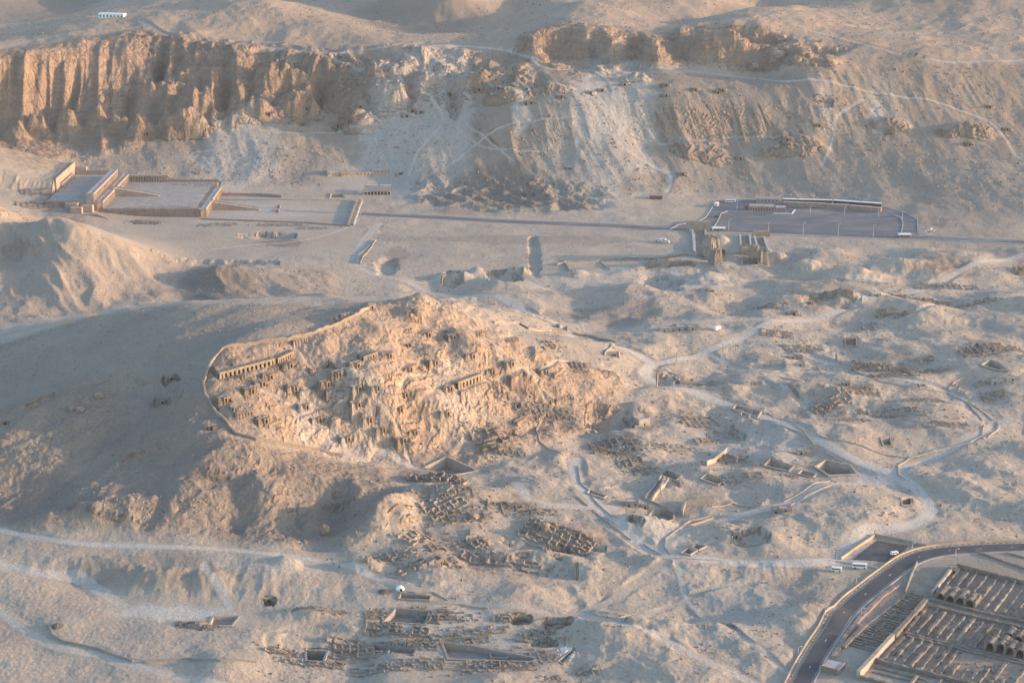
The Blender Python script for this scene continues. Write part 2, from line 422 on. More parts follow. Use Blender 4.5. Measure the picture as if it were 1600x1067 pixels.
# relief
fine = fbm(FX, FY, 9, 3, 51)
nq = R['necro'] * (1-R['qflank']); patch = sstep(-.2, .35, fbm(FX, FY, 110, 2, 55))
HH += keepn * nq * 11 * fbm(FX*.9+.35*FY, FY*1.1-.3*FX, 85, 2, 52, .42)
HH += keepf * nq * (3.0*fbm(FX, FY, 32, 3, 53, .4) + 2.6*np.maximum(0, ridge(FX, FY*1.2, 42, 3, 54))*patch + .28*fine)
HH += keepn * qs * (9*fbm(FX*.8+FY*.5, FY*.8-FX*.5, 52, 2, 61) + 2.6*ridge(FX, FY, 38, 3, 60))
HH += keepf * qs * (.7*ridge(FX*.8+FY*.5, FY*.8-FX*.5, 16, 3, 63) + .7*fbm(FX, FY, 12, 3, 62))
HH += keepf * qs * (.55*ridge(FX, FY, 6.5, 2, 96) + .5*np.maximum(0, fbm(FX, FY, 4.5, 2, 97)))
HH += keepf * nq * .7 * np.maximum(0, ridge(FX, FY, 9, 2, 98)) * sstep(.05, .4, fbm(FX, FY, 60, 3, 99))
HH += keepf * scree * (2.0*fbm(FX, FY, 34, 3, 64) + .5*ridge(FX, FY, 10, 2, 65) * sstep(-.3,.3,fbm(FX,FY,70,2,63)))
HH += keepf * (R['cliffL'] + R['cliffC']) * 5 * fbm(FX, FY, 55, 3, 92)
HH += keepf * R['cliffC'] * 5.5 * ridge(FX + .4*FY, FY*.7, 42, 3, 89)
HH += keepf * (R['cliffL']*.5 + R['cliffC'] + R['bandR']) * (1.8*ridge(FX, FY, 15, 2, 66) + 2.5*fbm(FX, FY, 24, 3, 69) + .6*fbm(FX, FY, 5, 2, 67))
HH += keepf * R['bad'] * (5.5*ridge(FX, FY*1.2, 34, 4, 68) - 1)
HH += keepf * R['grey'] * (6*fbm(FX-.8*FY, FY*.5, 80, 4, 70, .42) + .9*ridge(FX-.5*FY, FY*.8, 40, 3, 71)*sstep(0,.4,fbm(FX,FY,90,2,74)) + .3*fine)
for lp, amp in (([(0,657),(50,641),(140,607),(200,595),(290,588)], 2.6), ([(150,752),(230,704),(300,699),(372,690)], 2.0), ([(60,800),(200,815),(330,822),(470,812)], 2.0)):
    LD = world_line(lp); Yl = np.interp(FX, [p[0] for p in sorted(LD)], [p[1] for p in sorted(LD)]); x0, x1 = min(p[0] for p in LD), max(p[0] for p in LD)
    sd = FY - Yl + 5*fbm(FX, FY, 18, 3, 86); HH += amp * (sstep(-2.5, 2.5, sd) * np.exp(-np.clip(sd, 0, None)/26)) * sstep(x0-5, x0+15, FX) * (1 - sstep(x1-15, x1+5, FX)) * (.6 + .8*np.clip(fbm(FX, FY, 30, 2, 87)+.5, 0, 1))
HH += keepf * R['gface'] * (2.2*ridge(FX - .4*FY, FY*.7, 46, 4, 93) + 1.0*ridge(FX, FY, 16, 3, 94))
HH += keepf * R['lefth'] * (4.5*fbm(FX+.3*FY, FY*.8, 70, 5, 72, .42) + 1.6*ridge(FX+.6*FY, FY, 45, 3, 73) + .5*fine)
HH += keepf * R['valley'] * (1.6*fbm(FX, FY*2.2, 44, 4, 75))
HH += keepf * TOP * (8*fbm(FX, FY, 130, 5, 77, .42) + 2.6*ridge(FX-.4*FY, FY*.8, 75, 3, 79) + .4*fbm(FX, FY, 14, 3, 88) + .5*ridge(FX, FY, 18, 3, 78))
rest = np.clip(1 - sum(R[k] for k in ('necro','qflank','scree','cliffL','cliffC','bandR','grey','lefth','valley')) - TOP, 0, 1)
HH += keepf * rest * (1.8*fbm(FX, FY, 34, 5, 80))
hq = HH + 2.2*fbm(FX, FY, 22, 3, 84)
HH += keepf * nq * .3 * sstep(0, .35, fbm(FX, FY, 48, 2, 85)) * (terrace(hq, 3.2, .3) - hq)
HH += keepf * (.16 * perlin(FX/2.2, FY/2.2, 82) + .14 * perlin(FX/5.3, FY/5.3, 83) * (R['grey'] + .4))

def ground(x, y):
    x = np.asarray(x, float); y = np.asarray(y, float)
    fr = np.interp(y, RY, np.arange(NR)); fc = (x/np.maximum(y, 1) - RT[0]) / (RT[1]-RT[0])
    fr = np.clip(fr, 0, NR-1.001); fc = np.clip(fc, 0, NC-1.001)
    i = fr.astype(int); j = fc.astype(int); a = fr-i; b = fc-j
    return (HH[i,j]*(1-b)+HH[i,j+1]*b)*(1-a) + (HH[i+1,j]*(1-b)+HH[i+1,j+1]*b)*a
def hit(u, v): return march(u, v, ground)

# ------------------------------------------------------------------ cuts made in the ground: sunk courts, tomb forecourts, terraces
def rim(px): return [hit(u, v) for u, v in px]
# pixels of the rim, depth (m), height of the wall above ground, wall thickness, material, label
PITS = [
 ([(664,729),(698,713),(747,736),(704,743)],5.5,.5,1.2,'plaster','deep triangular sunk court cut in the hill foot, one wall sunlit orange',3),
 ([(1031,742),(1043,734),(1065,744),(1056,752)],5,.7,1.0,'plaster','square sunk court at the top of the sunlit ramp walls',4),
 ([(1013,806),(1022,796),(1040,795),(1054,803),(1052,813),(1030,817)],4.5,.7,.9,'plaster','six-sided sunk court with sunlit inner walls beside the track',6),
 ([(1060,826),(1078,814),(1112,807),(1114,810)],3,.8,.9,'plaster','long narrow wedge-shaped pit along the track bend',4),
 ([(917,771),(922,766),(948,775),(943,779)],3.5,.8,.9,'plaster','small oblong sunk court right beside the dirt track, with dark walls',4),
 ([(978,821),(986,815),(1008,824),(1001,831)],2.5,.8,.9,'plaster','low triangular court with one pale wall just above the track',4),
 ([(1193,728),(1205,716),(1240,729),(1232,737)],4.5,.8,1.0,'plaster','oblong sunk court joined by a thin wall to the big pit',4),
 ([(1245,741),(1254,735),(1276,741),(1270,747)],2.5,.8,.9,'plaster','smallest of the three joined courts, between the oblong one and the big pit',4),
 ([(1273,730),(1290,720),(1328,727),(1340,742),(1295,744)],6,.9,1.1,'plaster','largest five-sided walled pit beside the wide track',5),
 ([(1094,748),(1105,739),(1135,751),(1122,758)],3.5,.6,.9,'plaster','ruined wedge-shaped court with one sunlit end wall and dark rubble',4),
 ([(1063,865),(1075,858),(1089,861),(1078,868)],3,.9,.9,'plaster','front one of the two small joined square courts above the track',4),
 ([(1080,857),(1088,851),(1104,854),(1092,860)],3,.9,.9,'plaster','rear one of the two small joined square courts above the track',4),
 ([(1144,640),(1151,634),(1189,645),(1183,655)],1.6,1.2,.9,'plaster','shallow three-bay walled court on the edge of the main track',4),
 ([(1376,685),(1391,684),(1394,697),(1380,697)],4,.6,1.0,'plaster','square tomb pit standing alone in the bare sand near the track',4),
 ([(1407,778),(1423,778),(1425,790),(1410,790)],4,.7,1.0,'plaster','square pit inside the loop of the track',4),
 ([(1319,529),(1338,529),(1339,541),(1321,541)],3.5,.8,1.0,'mudbrick','square brick tomb court on the smooth sand slope',4),
 ([(1348,508),(1366,508),(1368,516),(1350,516)],3,.8,1.0,'mudbrick','small brick tomb court under the two ruined houses on the crest',4),
 ([(1517,541),(1527,536),(1539,543),(1535,548)],3.5,.8,.9,'plaster','small diamond-shaped pit above the dark ruins',4),
 ([(1532,571),(1547,563),(1563,568),(1575,580),(1558,579)],4.5,.9,.9,'plaster','pale-rimmed five-sided pit just below the dark ruins',5),
 ([(1005,413),(1079,408),(1087,414),(1012,421)],6,.5,1.2,'stone','long sunk temple court in the valley floor, in full shade',4),
 ([(1159,404),(1184,403),(1186,414),(1159,414)],6,.5,1.2,'stone','square sunk court at the foot of the stepped brick block',4),
 ([(1094,396),(1104,396),(1107,402),(1097,402)],5,.5,1.0,'stone','small square shaft court at the foot of the long sloping passage',4),
 ([(1174,597),(1190,598),(1192,602),(1176,601)],3,.3,.8,'plaster','narrow dark slot of a pit below the sand slope',4),
 ([(690,1003),(735,1008),(838,1028),(832,1034),(700,1030)],3.5,.4,1.4,'stone','wide excavated forecourt with dark steps at the bottom of the picture',5),
 ([(765,1017),(800,1018),(792,1031),(768,1031)],7,.4,1.2,'stone','deepest dark shaft pit inside the wide excavation',4),
 ([(478,1016),(512,1018),(505,1034),(478,1032)],6,.4,1.2,'stone','dark rectangular cutting at the left end of the excavations',4),
 ([(582,1006),(652,1014),(646,1023),(584,1018)],5,.5,1.2,'stone','long cutting with a doorway in its back wall, middle of the excavations',4),
 ([(618,950),(672,955),(664,976),(598,972)],3.5,.5,1.2,'stone','terraced excavated court below the white tent',4),
 ([(626,926),(674,932),(671,940),(622,936)],1.5,.6,1.0,'stone','shallow levelled court directly below the white tent',4),
 ([(872,1032),(897,1012),(900,1014),(880,1038)],3,.4,.8,'stone','narrow trench filled with grey-blue rubble',4),
 ([(1372,650),(1384,648),(1385,653),(1373,655)],.5,.2,.6,'plaster','faint sand-filled pit in the debris field',4),
 ([(332,963),(375,962),(362,978),(326,978)],2.2,.4,1.2,'plaster','pale modern sunk forecourt beside the levelled gravel lot',4),
 ([(517,303),(537,303),(538,310),(515,310)],2,.8,1.0,'plaster','small white-framed pit near the foot of the scarp',4),
 ([(1436,600),(1446,601),(1447,605),(1438,605)],2,.6,.8,'plaster','tiny square pit on the upper side of the track',4),
 ([(1490,899),(1492,899),(1492,900),(1490,900)],.1,.1,.4,'mudbrick','',0),
]
PITS = [p for p in PITS if p[5] and 'faint' not in p[5]]
PITW = []
for px, dep, up_, th, mt, lab, nw in PITS:
    W = rim(px); zb = float(np.mean([w[2] for w in W]))
    s, m = inpoly([w[:2] for w in W])
    # level the ground just round the pit a little, then sink the floor
    H = HH[s]; flo = zb - dep
    H[m] = flo + .15*fine[s][m]
    PITW.append((W, zb, flo))
# dips without walls
def dip(px, dep):
    c = rim(px); s, m = inpoly([w[:2] for w in c])
    xs = np.array([w[0] for w in c]); ys = np.array([w[1] for w in c])
    cx, cy = xs.mean(), ys.mean(); r = max(np.ptp(xs), np.ptp(ys))*.5
    d = np.hypot((FX[s]-cx)/(np.ptp(xs)*.62+1), (FY[s]-cy)/(np.ptp(ys)*.62+1)) + .45*fbm(FX[s], FY[s], 14, 3, 8)
    HH[s] = HH[s] - dep*(1 - sstep(.55, 1.05, d + .15*fine[s]))
for q in [([(590,405),(614,404),(617,426),(597,429)],3), ([(826,370),(842,370),(840,432),(828,432)],2.2), ([(760,425),(800,423),(815,436),(770,440)],6),
          ([(695,425),(715,424),(720,448),(700,448)],5), ([(378,363),(458,366),(458,373),(385,372)],5), ([(240,398),(420,405),(430,409),(260,403)],4),
          ([(798,962),(828,962),(830,974),(800,974)],4), ([(850,966),(892,964),(892,977),(852,980)],5), ([(828,998),(870,1000),(868,1008),(830,1008)],3),
          ([(925,640),(985,642),(980,670),(920,668)],6), ([(1010,432),(1060,440),(1050,452),(1005,448)],5), ([(1030,585),(1060,590),(1130,598),(1040,603)],4),
          ([(1150,830),(1200,834),(1198,846),(1150,848)],4), ([(1110,670),(1160,680),(1155,690),(1112,684)],4), ([(860,846),(890,852),(885,860),(855,852)],3),
          ([(795,838),(945,862),(940,870),(800,850)],3), ([(695,862),(850,885),(900,895),(780,892)],4), ([(460,800),(520,770),(540,840),(500,860)],2),
          ([(1255,470),(1330,465),(1340,474),(1260,477)],5), ([(415,935),(428,935),(428,944),(415,944)],4), ([(1290,150),(1300,165),(1275,165)],4)]:
    dip(*q)
# mounds
def mound(u, v, rx, ry, h, seed=3):
    c = hit(u, v); s = sub(c[0]-rx*1.3, c[0]+rx*1.3, c[1]-ry*1.3, c[1]+ry*1.3)
    d = np.hypot((FX[s]-c[0])/rx, (FY[s]-c[1])/ry) + .25*fbm(FX[s], FY[s], 11, 3, seed)
    HH[s] += h * (1 - sstep(0, 1.05, d))
for q in [(700,445,14,14,6),(720,440,14,12,6),(805,430,18,12,7),(905,430,22,10,5),(745,425,10,10,5),(1030,410,18,6,3),(1125,375,12,18,5),(1110,435,40,16,6),(1250,420,26,18,8),(1215,405,14,10,7),(1330,430,40,18,7),
          (1400,415,36,14,7),(1320,470,26,14,6),(1120,470,30,14,5),(990,450,20,12,4),(1140,610,16,10,5),(1000,820,26,18,5),(1120,830,22,14,4),(575,885,18,9,5),(450,880,12,8,4),
          (1265,610,30,12,5),(1320,620,34,14,4),(690,770,24,10,5),(620,800,22,26,5),(880,620,24,18,4),(1000,640,14,10,5),(1230,470,40,14,5),(1440,500,60,16,6),
          (240,905,30,14,4),(150,890,30,12,3),(330,905,20,10,3),(480,960,26,10,4),(450,1005,36,10,3),(960,990,26,12,3),(1060,985,36,14,5),(1250,960,34,18,5),(1180,900,34,14,4),(690,640,30,16,6),(600,650,26,16,5),(540,600,22,14,5),
          (660,470,24,12,5),(640,490,16,10,4),(740,540,20,14,5),(680,560,14,14,6),(820,590,24,14,5)]:
    mound(*q)

# buttresses, knobs and gullies of the scarp
def knob(u, v, rx, ry, h, seed=5):
    if v > 600: h *= .55; rx *= 1.25
    c = hit(u, v); s = sub(c[0]-rx*1.5, c[0]+rx*1.5, c[1]-ry*1.5, c[1]+ry*1.5)
    d = np.hypot((FX[s]-c[0])/rx, (FY[s]-c[1])/ry) + .45*fbm(FX[s], FY[s], 22, 4, seed) 
    HH[s] += h * (1 - sstep(.15, 1.1, d))**.8 * (1 + .25*ridge(FX[s], FY[s], 12, 2, seed+1))
for q in [(25,215,16,9,13),(62,205,13,9,15),(105,200,15,10,17),(150,190,14,9,15),(185,200,15,9,13),(222,205,18,11,15),(285,200,30,14,18),(300,160,26,12,15),(240,150,18,10,12),(400,175,22,12,13),(432,130,28,14,18),(470,165,26,13,14),
          (540,160,22,12,12),(560,195,26,12,12),(615,150,24,12,12),(600,115,26,12,10),(660,130,22,12,9),(520,115,22,11,9),(370,105,20,10,9),(740,125,30,12,8),(790,150,26,10,8),(860,140,30,10,7),(990,125,22,9,7),(1510,205,34,14,9),(1390,195,26,10,6),(1240,230,40,12,7),(1100,240,40,14,6)]: knob(*q)
for q in [(350,135,12,46,-15),(252,110,9,36,-13),(500,135,9,34,-11),(388,150,8,30,-9),(640,140,8,30,-8),(205,150,8,34,-11),(575,135,8,26,-8),(710,160,9,34,-8),(70,150,5,20,-6),(118,140,6,22,-8),(842,130,8,26,-6)]: knob(*q)

for q in [(160,790,40,14,7),(300,780,30,16,7),(420,770,22,18,7),(100,812,30,8,5),(480,745,16,16,5),(350,730,26,10,4),(600,800,18,20,7),(640,765,20,14,5),(560,760,14,16,5)]: knob(*q)
for q in [(240,770,10,30,-6),(370,790,9,26,-6),(455,800,8,24,-6),(525,800,10,34,-8),(80,780,14,22,-5)]: knob(*q)

# tomb doorways in rock: (pixel, facing angle, width, height)
EAST = -.72   # facing down the hill flank, right and towards the plain
DOORS = [(395,615),(412,604),(424,593),(353,629),(416,662),(462,611),(531,589),(513,604),(562,611),(591,611),(561,636),(635,621),(627,644),(579,660),(650,680),(632,692),(642,581),(682,570),(705,611),(801,572),(671,527),(771,585),(480,640),(500,660),(610,560),(740,560),(855,585),(600,676),(545,690),(560,575),(455,575),(700,650)]
SCARP = [(420,181),(479,172),(528,200),(545,193),(563,170),(703,150),(749,143),(779,140),(877,154),(923,148),(941,144),(976,135),(1041,136),(1041,152),(1087,143),(1122,147),(1129,144),(822,165),(830,163),(1280,199),(1392,211),(1230,220),(1547,170),(1574,205),(1515,228),(1157,250),(1067,275),(230,212),(636,184),(645,176),(658,178)]
CAVES = [(254,631,-1.2),(330,672,-1.3),(8,663,-1.3),(268,594,-1.0),(420,941,-1.5),(640,542,-.9),(710,529,-.9),(960,557,-1.4),(890,265,-1.5),(1282,160,-1.5),(1370,464,-1.5),(1240,492,-1.5),(62,300,-1.2),(626,273,-1.5),(1265,476,-1.5)]
DOORW = []
def cut(u, v, ang, w, ln, bh=None, p=None):
    p = p or hit(u, v); f = (math.cos(ang), math.sin(ang)); r = (-f[1], f[0])
    s = sub(p[0]-ln-w, p[0]+ln+w, p[1]-ln-w, p[1]+ln+w)
    a = (FX[s]-p[0])*f[0] + (FY[s]-p[1])*f[1]; b = np.abs((FX[s]-p[0])*r[0] + (FY[s]-p[1])*r[1])
    z = p[2] + .0
    inside = (a > -1.0) & (a < ln) & (b < w/2)
    H = HH[s]; H[inside] = np.minimum(H[inside], z)
    edge = (a > -.2) & (a < ln + 3) & (b >= w/2) & (b < w/2 + 2.5)
    H[edge] = np.minimum(H[edge], z + (b[edge] - w/2)*2.2)
    # the rock face above the door
    back = (a <= -1.0) & (a > -6) & (b < w/2 + 2)
    H[back] = np.maximum(H[back], z + (bh if bh is not None else 3.3 if w > 6.5 else 2.6) + .12*(-1.0 - a[back]))
    return (p[0], p[1], z)
for i in range(46):                                              # open forecourts and quarry steps without a door
    u, v = rng.uniform(350, 900), rng.uniform(490, 700)
    p = hit(u, v)
    if float(samp(RM['qflank'], np.array([p[0]]), np.array([p[1]]))[0]) > .8: cut(u, v, EAST + rng.uniform(-.35, .35), rng.uniform(6, 13), rng.uniform(5, 10), rng.uniform(.6, 2.4), p)
for u, v in DOORS: DOORW.append((cut(u, v, EAST, 7, 9), EAST, 2.3, 3.2, 'hill', (u, v)))
for u, v in SCARP: DOORW.append((cut(u, v, -1.45, 6, 6), -1.45, 2.4, 3.2, 'scarp', (u, v)))
for u, v, a in CAVES: DOORW.append((cut(u, v, a, 5, 6, 1.9), a, 2.3, 1.9, 'cave', (u, v)))

# terraces cut for the pillared tomb rows
ROWS = []
for p0, p1, h in (((343,592),(430,569),4.4),((434,568),(459,556),3.8),((716,608),(753,594),5.2),((568,564),(590,556),3.2)):
    A_, B_ = hit(*p0), hit(*p1); L = math.hypot(B_[0]-A_[0], B_[1]-A_[1]); dx, dy = (B_[0]-A_[0])/L, (B_[1]-A_[1])/L; nx, ny = dy, -dx
    s = sub(min(A_[0],B_[0])-12, max(A_[0],B_[0])+12, min(A_[1],B_[1])-12, max(A_[1],B_[1])+12); H = HH[s]
    t_ = (FX[s]-A_[0])*dx + (FY[s]-A_[1])*dy; a_ = (FX[s]-A_[0])*nx + (FY[s]-A_[1])*ny; zl = A_[2] + (B_[2]-A_[2])*np.clip(t_/L, 0, 1) - .2
    m = (t_ > -1) & (t_ < L+1)
    k = m & (a_ > -2.2) & (a_ < 5); H[k] = np.minimum(H[k], zl[k]); k = m & (a_ > -.5) & (a_ < 4); H[k] = np.maximum(H[k], zl[k]-.6)
    k = m & (a_ <= -2.2) & (a_ > -7); H[k] = np.maximum(H[k], (zl + h - .3)[k] - .1*(a_[k]+2.2))
    ROWS.append((A_, B_))
# level floors under the terraces of the temple
def level(x0, x1, y0, y1, z, mode='min'):
    s = sub(x0, x1, y0, y1); m = (FX[s] > x0) & (FX[s] < x1) & (FY[s] > y0) & (FY[s] < y1)
    H = HH[s]; H[m] = np.minimum(H[m], z) if mode == 'min' else z
s = sub(-560, -450, 1820, 2010); xo = np.clip(-453 - FX[s], 0, None); yo = np.maximum(np.clip(1868 - FY[s], 0, None), np.clip(FY[s] - 1955, 0, None)*.3)
plat = 60.8 + .28*np.clip(xo - 14, 0, None) - .95*yo + 1.2*fbm(FX[s], FY[s], 14, 3, 91)
HH[s] = np.where(FX[s] < -453.5, np.maximum(HH[s], plat), HH[s])
level(-404, -302, 1822, 1953, 37); level(-453, -402, 1820, 1960, 45); level(-302, -158, 1795, 1925, 32.6)

# ------------------------------------------------------------------ albedo masks of the ground (soil kinds; grey, warm and rock also carry painted light and shade)
def blobs(lst, seed=90):
    m = np.zeros((NR, NC), np.float32)
    for u, v, ru, rv, s in lst:
        c = hit0(u, v); k = FPX / math.hypot(c[1], CAM_H - c[2])
        rx = ru / k; ry = rv / (k * max(.18, (CAM_H - c[2]) / c[1]))
        sl = sub(c[0]-1.6*rx, c[0]+1.6*rx, c[1]-1.6*ry, c[1]+1.6*ry)
        d = np.hypot((FX[sl]-c[0])/rx, (FY[sl]-c[1])/ry) + .55*fbm(FX[sl], FY[sl], max(12, rx*.5), 4, seed)
        m[sl] = np.maximum(m[sl], s * (1 - sstep(.55, 1.15, d)))
    return m
PALE = [(650,205,60,45,.5),(705,175,40,40,.5),(925,165,45,20,.65),(940,205,34,50,.45),(985,160,45,30,.55),(815,178,16,8,.7),(600,190,45,20,.6),
 (370,250,80,22,.5),(480,650,26,18,.5),(520,690,36,14,.6),(600,285,90,14,.5),(265,958,95,15,.95),(350,968,30,12,.8),
 (370,310,110,14,.3),(340,330,200,16,.5),(1180,690,120,30,.35),(1370,740,60,20,.6),(1030,840,60,26,.5),(1250,560,120,30,.2),(1380,150,20,10,.2),
 (720,640,60,30,.3),(560,660,60,30,.35),(700,960,90,40,.35),(760,1010,100,20,.4),(1370,175,12,8,.6),(1290,165,14,10,.4),(900,250,80,30,.2),
 (1330,860,60,20,.3),(1100,950,160,60,.2),(1000,440,160,20,.35),(430,880,120,14,.35),(1530,640,60,30,.3)]
GREY = [(340,445,75,30,.9),(200,520,200,40,.55),(100,570,150,50,.5),(300,640,100,40,.35),(700,300,60,22,1),(800,305,100,24,1),(900,312,60,16,.9),  # grey debris, plus shaded slopes and hollows painted darker
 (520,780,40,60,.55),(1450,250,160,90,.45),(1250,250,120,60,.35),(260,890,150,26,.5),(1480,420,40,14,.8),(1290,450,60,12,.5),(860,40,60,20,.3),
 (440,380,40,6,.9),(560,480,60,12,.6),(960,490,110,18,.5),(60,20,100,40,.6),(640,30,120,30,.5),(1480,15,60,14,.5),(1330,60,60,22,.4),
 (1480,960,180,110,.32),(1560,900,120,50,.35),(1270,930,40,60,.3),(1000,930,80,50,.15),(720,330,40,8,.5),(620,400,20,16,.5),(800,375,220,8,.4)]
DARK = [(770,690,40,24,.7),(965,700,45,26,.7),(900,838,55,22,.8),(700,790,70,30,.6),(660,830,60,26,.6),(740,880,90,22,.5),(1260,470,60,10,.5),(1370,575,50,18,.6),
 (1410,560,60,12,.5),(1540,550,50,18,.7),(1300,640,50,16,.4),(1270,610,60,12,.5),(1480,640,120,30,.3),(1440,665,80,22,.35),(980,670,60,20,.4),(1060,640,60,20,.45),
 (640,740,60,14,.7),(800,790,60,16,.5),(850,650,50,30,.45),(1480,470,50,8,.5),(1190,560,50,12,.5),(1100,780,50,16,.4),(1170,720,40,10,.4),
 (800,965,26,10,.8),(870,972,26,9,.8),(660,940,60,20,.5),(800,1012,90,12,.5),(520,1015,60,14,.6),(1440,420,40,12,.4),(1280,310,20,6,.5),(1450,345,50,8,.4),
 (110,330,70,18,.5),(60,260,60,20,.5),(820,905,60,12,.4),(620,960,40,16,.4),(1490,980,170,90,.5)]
attr_pale = np.maximum(attr_pale, blobs(PALE))
attr_grey_shade = blobs(GREY, 95)
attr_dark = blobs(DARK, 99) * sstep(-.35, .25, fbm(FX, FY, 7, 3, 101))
slope_y, slope_x = np.gradient(HH)
slope_y /= np.gradient(RY)[:,None]; slope_x /= (FY * (RT[1]-RT[0]))
steep = np.hypot(slope_x, slope_y)
up = sstep(48, 70, HH) * sstep(1850, 1950, FY)
attr_rock = np.clip(sstep(.75, 1.5, steep) * .9 * (1-TOP) * (1-.75*scree) + (R['cliffL'] + R['cliffC']*.5*(1-R['cliffL']) + R['bandR']*.8) * .9, 0, 1) * up
attr_rock = np.clip(attr_rock + R['qflank']*.25 + R['gface']*.3 + .35 * sstep(.9, 1.5, steep), 0, 1) * (1 - .7*attr_pale)
attr_grey_shade = np.maximum(attr_grey_shade, np.clip(R['grey']*.72 + scree*.58 + R['cliffC']*.25 + R['lefth']*.2 + TOP*.15, 0, 1) * (.85+.5*fbm(FX, FY, 60, 4, 120)))  # darkens hill and scree slopes: their shade put into the albedo
attr_warm = np.clip(up*.55 + TOP*.3 + R['qflank']*.95 + R['lefth']*.4 + sstep(950, 1100, FY)*0, 0, 1)  # warm tone also paints the sunlit orange of flank and crests

def mesh_from_grid(name, X, Y, Z):
    nr, nc = X.shape
    me = bpy.data.meshes.new(name)
    co = np.stack([X, Y, Z], -1).astype(np.float32).reshape(-1)
    me.vertices.add(nr*nc); me.vertices.foreach_set('co', co)
    idx = np.arange(nr*nc, dtype=np.int32).reshape(nr, nc)
    q = np.stack([idx[:-1,:-1], idx[:-1,1:], idx[1:,1:], idx[1:,:-1]], -1).reshape(-1, 4)
    n = len(q)
    me.loops.add(n*4); me.loops.foreach_set('vertex_index', q.reshape(-1))
    me.polygons.add(n); me.polygons.foreach_set('loop_start', np.arange(0, n*4, 4, dtype=np.int32))
    me.update(calc_edges=True)
    me.polygons.foreach_set('use_smooth', np.ones(n, bool))
    return me
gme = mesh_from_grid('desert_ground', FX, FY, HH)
for nm, a, b, c, d in (('soil', attr_pale, attr_rock, attr_grey_shade, attr_dark), ('soil_tone', attr_warm, flatF, R['qflank'], scree)):
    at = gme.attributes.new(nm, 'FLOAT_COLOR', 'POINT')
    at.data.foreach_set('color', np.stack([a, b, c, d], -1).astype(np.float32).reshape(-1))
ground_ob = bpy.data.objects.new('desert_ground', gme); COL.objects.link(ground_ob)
ground_ob['kind'] = 'structure'

# ------------------------------------------------------------------ materials
def srgb(r, g, b):
    f = lambda c: (c/255/12.92) if c/255 <= .04045 else ((c/255+.055)/1.055)**2.4
    return (f(r), f(g), f(b), 1)
class NT:
    def __init__(s, name, rough=.95):
        s.m = bpy.data.materials.new(name); s.m.use_nodes = True
        s.t = s.m.node_tree; s.b = s.t.nodes['Principled BSDF']
        s.b.inputs['Roughness'].default_value = rough
        s.b.inputs['Specular IOR Level'].default_value = .15
        tc = s.t.nodes.new('ShaderNodeNewGeometry'); s.pos = tc.outputs['Position']; s.geo = tc
    def noise(s, scale, detail=3, rough=.55, vec=None, dist=0, out='Fac'):
        n = s.t.nodes.new('ShaderNodeTexNoise'); n.inputs['Scale'].default_value = scale
        n.inputs['Detail'].default_value = detail; n.inputs['Roughness'].default_value = rough
        n.inputs['Distortion'].default_value = dist
        s.t.links.new(vec or s.pos, n.inputs['Vector']); return n.outputs[out]
    def scalev(s, x, y, z):
        n = s.t.nodes.new('ShaderNodeVectorMath'); n.operation = 'MULTIPLY'
        s.t.links.new(s.pos, n.inputs[0]); n.inputs[1].default_value = (x, y, z); return n.outputs[0]
    def ramp(s, fac, a, b, lo=0.0, hi=1.0):
        n = s.t.nodes.new('ShaderNodeMapRange'); n.inputs[1].default_value = a; n.inputs[2].default_value = b
        n.inputs[3].default_value = lo; n.inputs[4].default_value = hi
        s.t.links.new(fac, n.inputs[0]); return n.outputs[0]
    def mix(s, fac, a, b, mode='MIX'):
        n = s.t.nodes.new('ShaderNodeMix'); n.data_type = 'RGBA'; n.blend_type = mode
        for sock, v in ((n.inputs[0], fac), (n.inputs[6], a), (n.inputs[7], b)):
            if isinstance(v, (int, float)): sock.default_value = v
            elif isinstance(v, tuple): sock.default_value = v if len(v) == 4 else (*v, 1)
            else: s.t.links.new(v, sock)
        return n.outputs[2]
    def math(s, op, a, b=0.0):
        n = s.t.nodes.new('ShaderNodeMath'); n.operation = op
        for sock, v in ((n.inputs[0], a), (n.inputs[1], b)):
            if isinstance(v, (int, float)): sock.default_value = v
            else: s.t.links.new(v, sock)
        return n.outputs[0]
    def attr(s, name):
        n = s.t.nodes.new('ShaderNodeAttribute'); n.attribute_name = name
        sp = s.t.nodes.new('ShaderNodeSeparateColor'); s.t.links.new(n.outputs['Color'], sp.inputs[0])
        return [sp.outputs[0], sp.outputs[1], sp.outputs[2], n.outputs['Alpha']]
    def bump(s, h, dist, strength=1.0):
        n = s.t.nodes.new('ShaderNodeBump'); n.inputs['Distance'].default_value = dist; n.inputs['Strength'].default_value = strength
        s.t.links.new(h, n.inputs['Height'])
        if s.b.inputs['Normal'].links: s.t.links.new(s.b.inputs['Normal'].links[0].from_socket, n.inputs['Normal'])
        s.t.links.new(n.outputs[0], s.b.inputs['Normal'])
    def color(s, c):
        if isinstance(c, tuple): s.b.inputs['Base Color'].default_value = c if len(c) == 4 else (*c, 1)
        else: s.t.links.new(c, s.b.inputs['Base Color'])

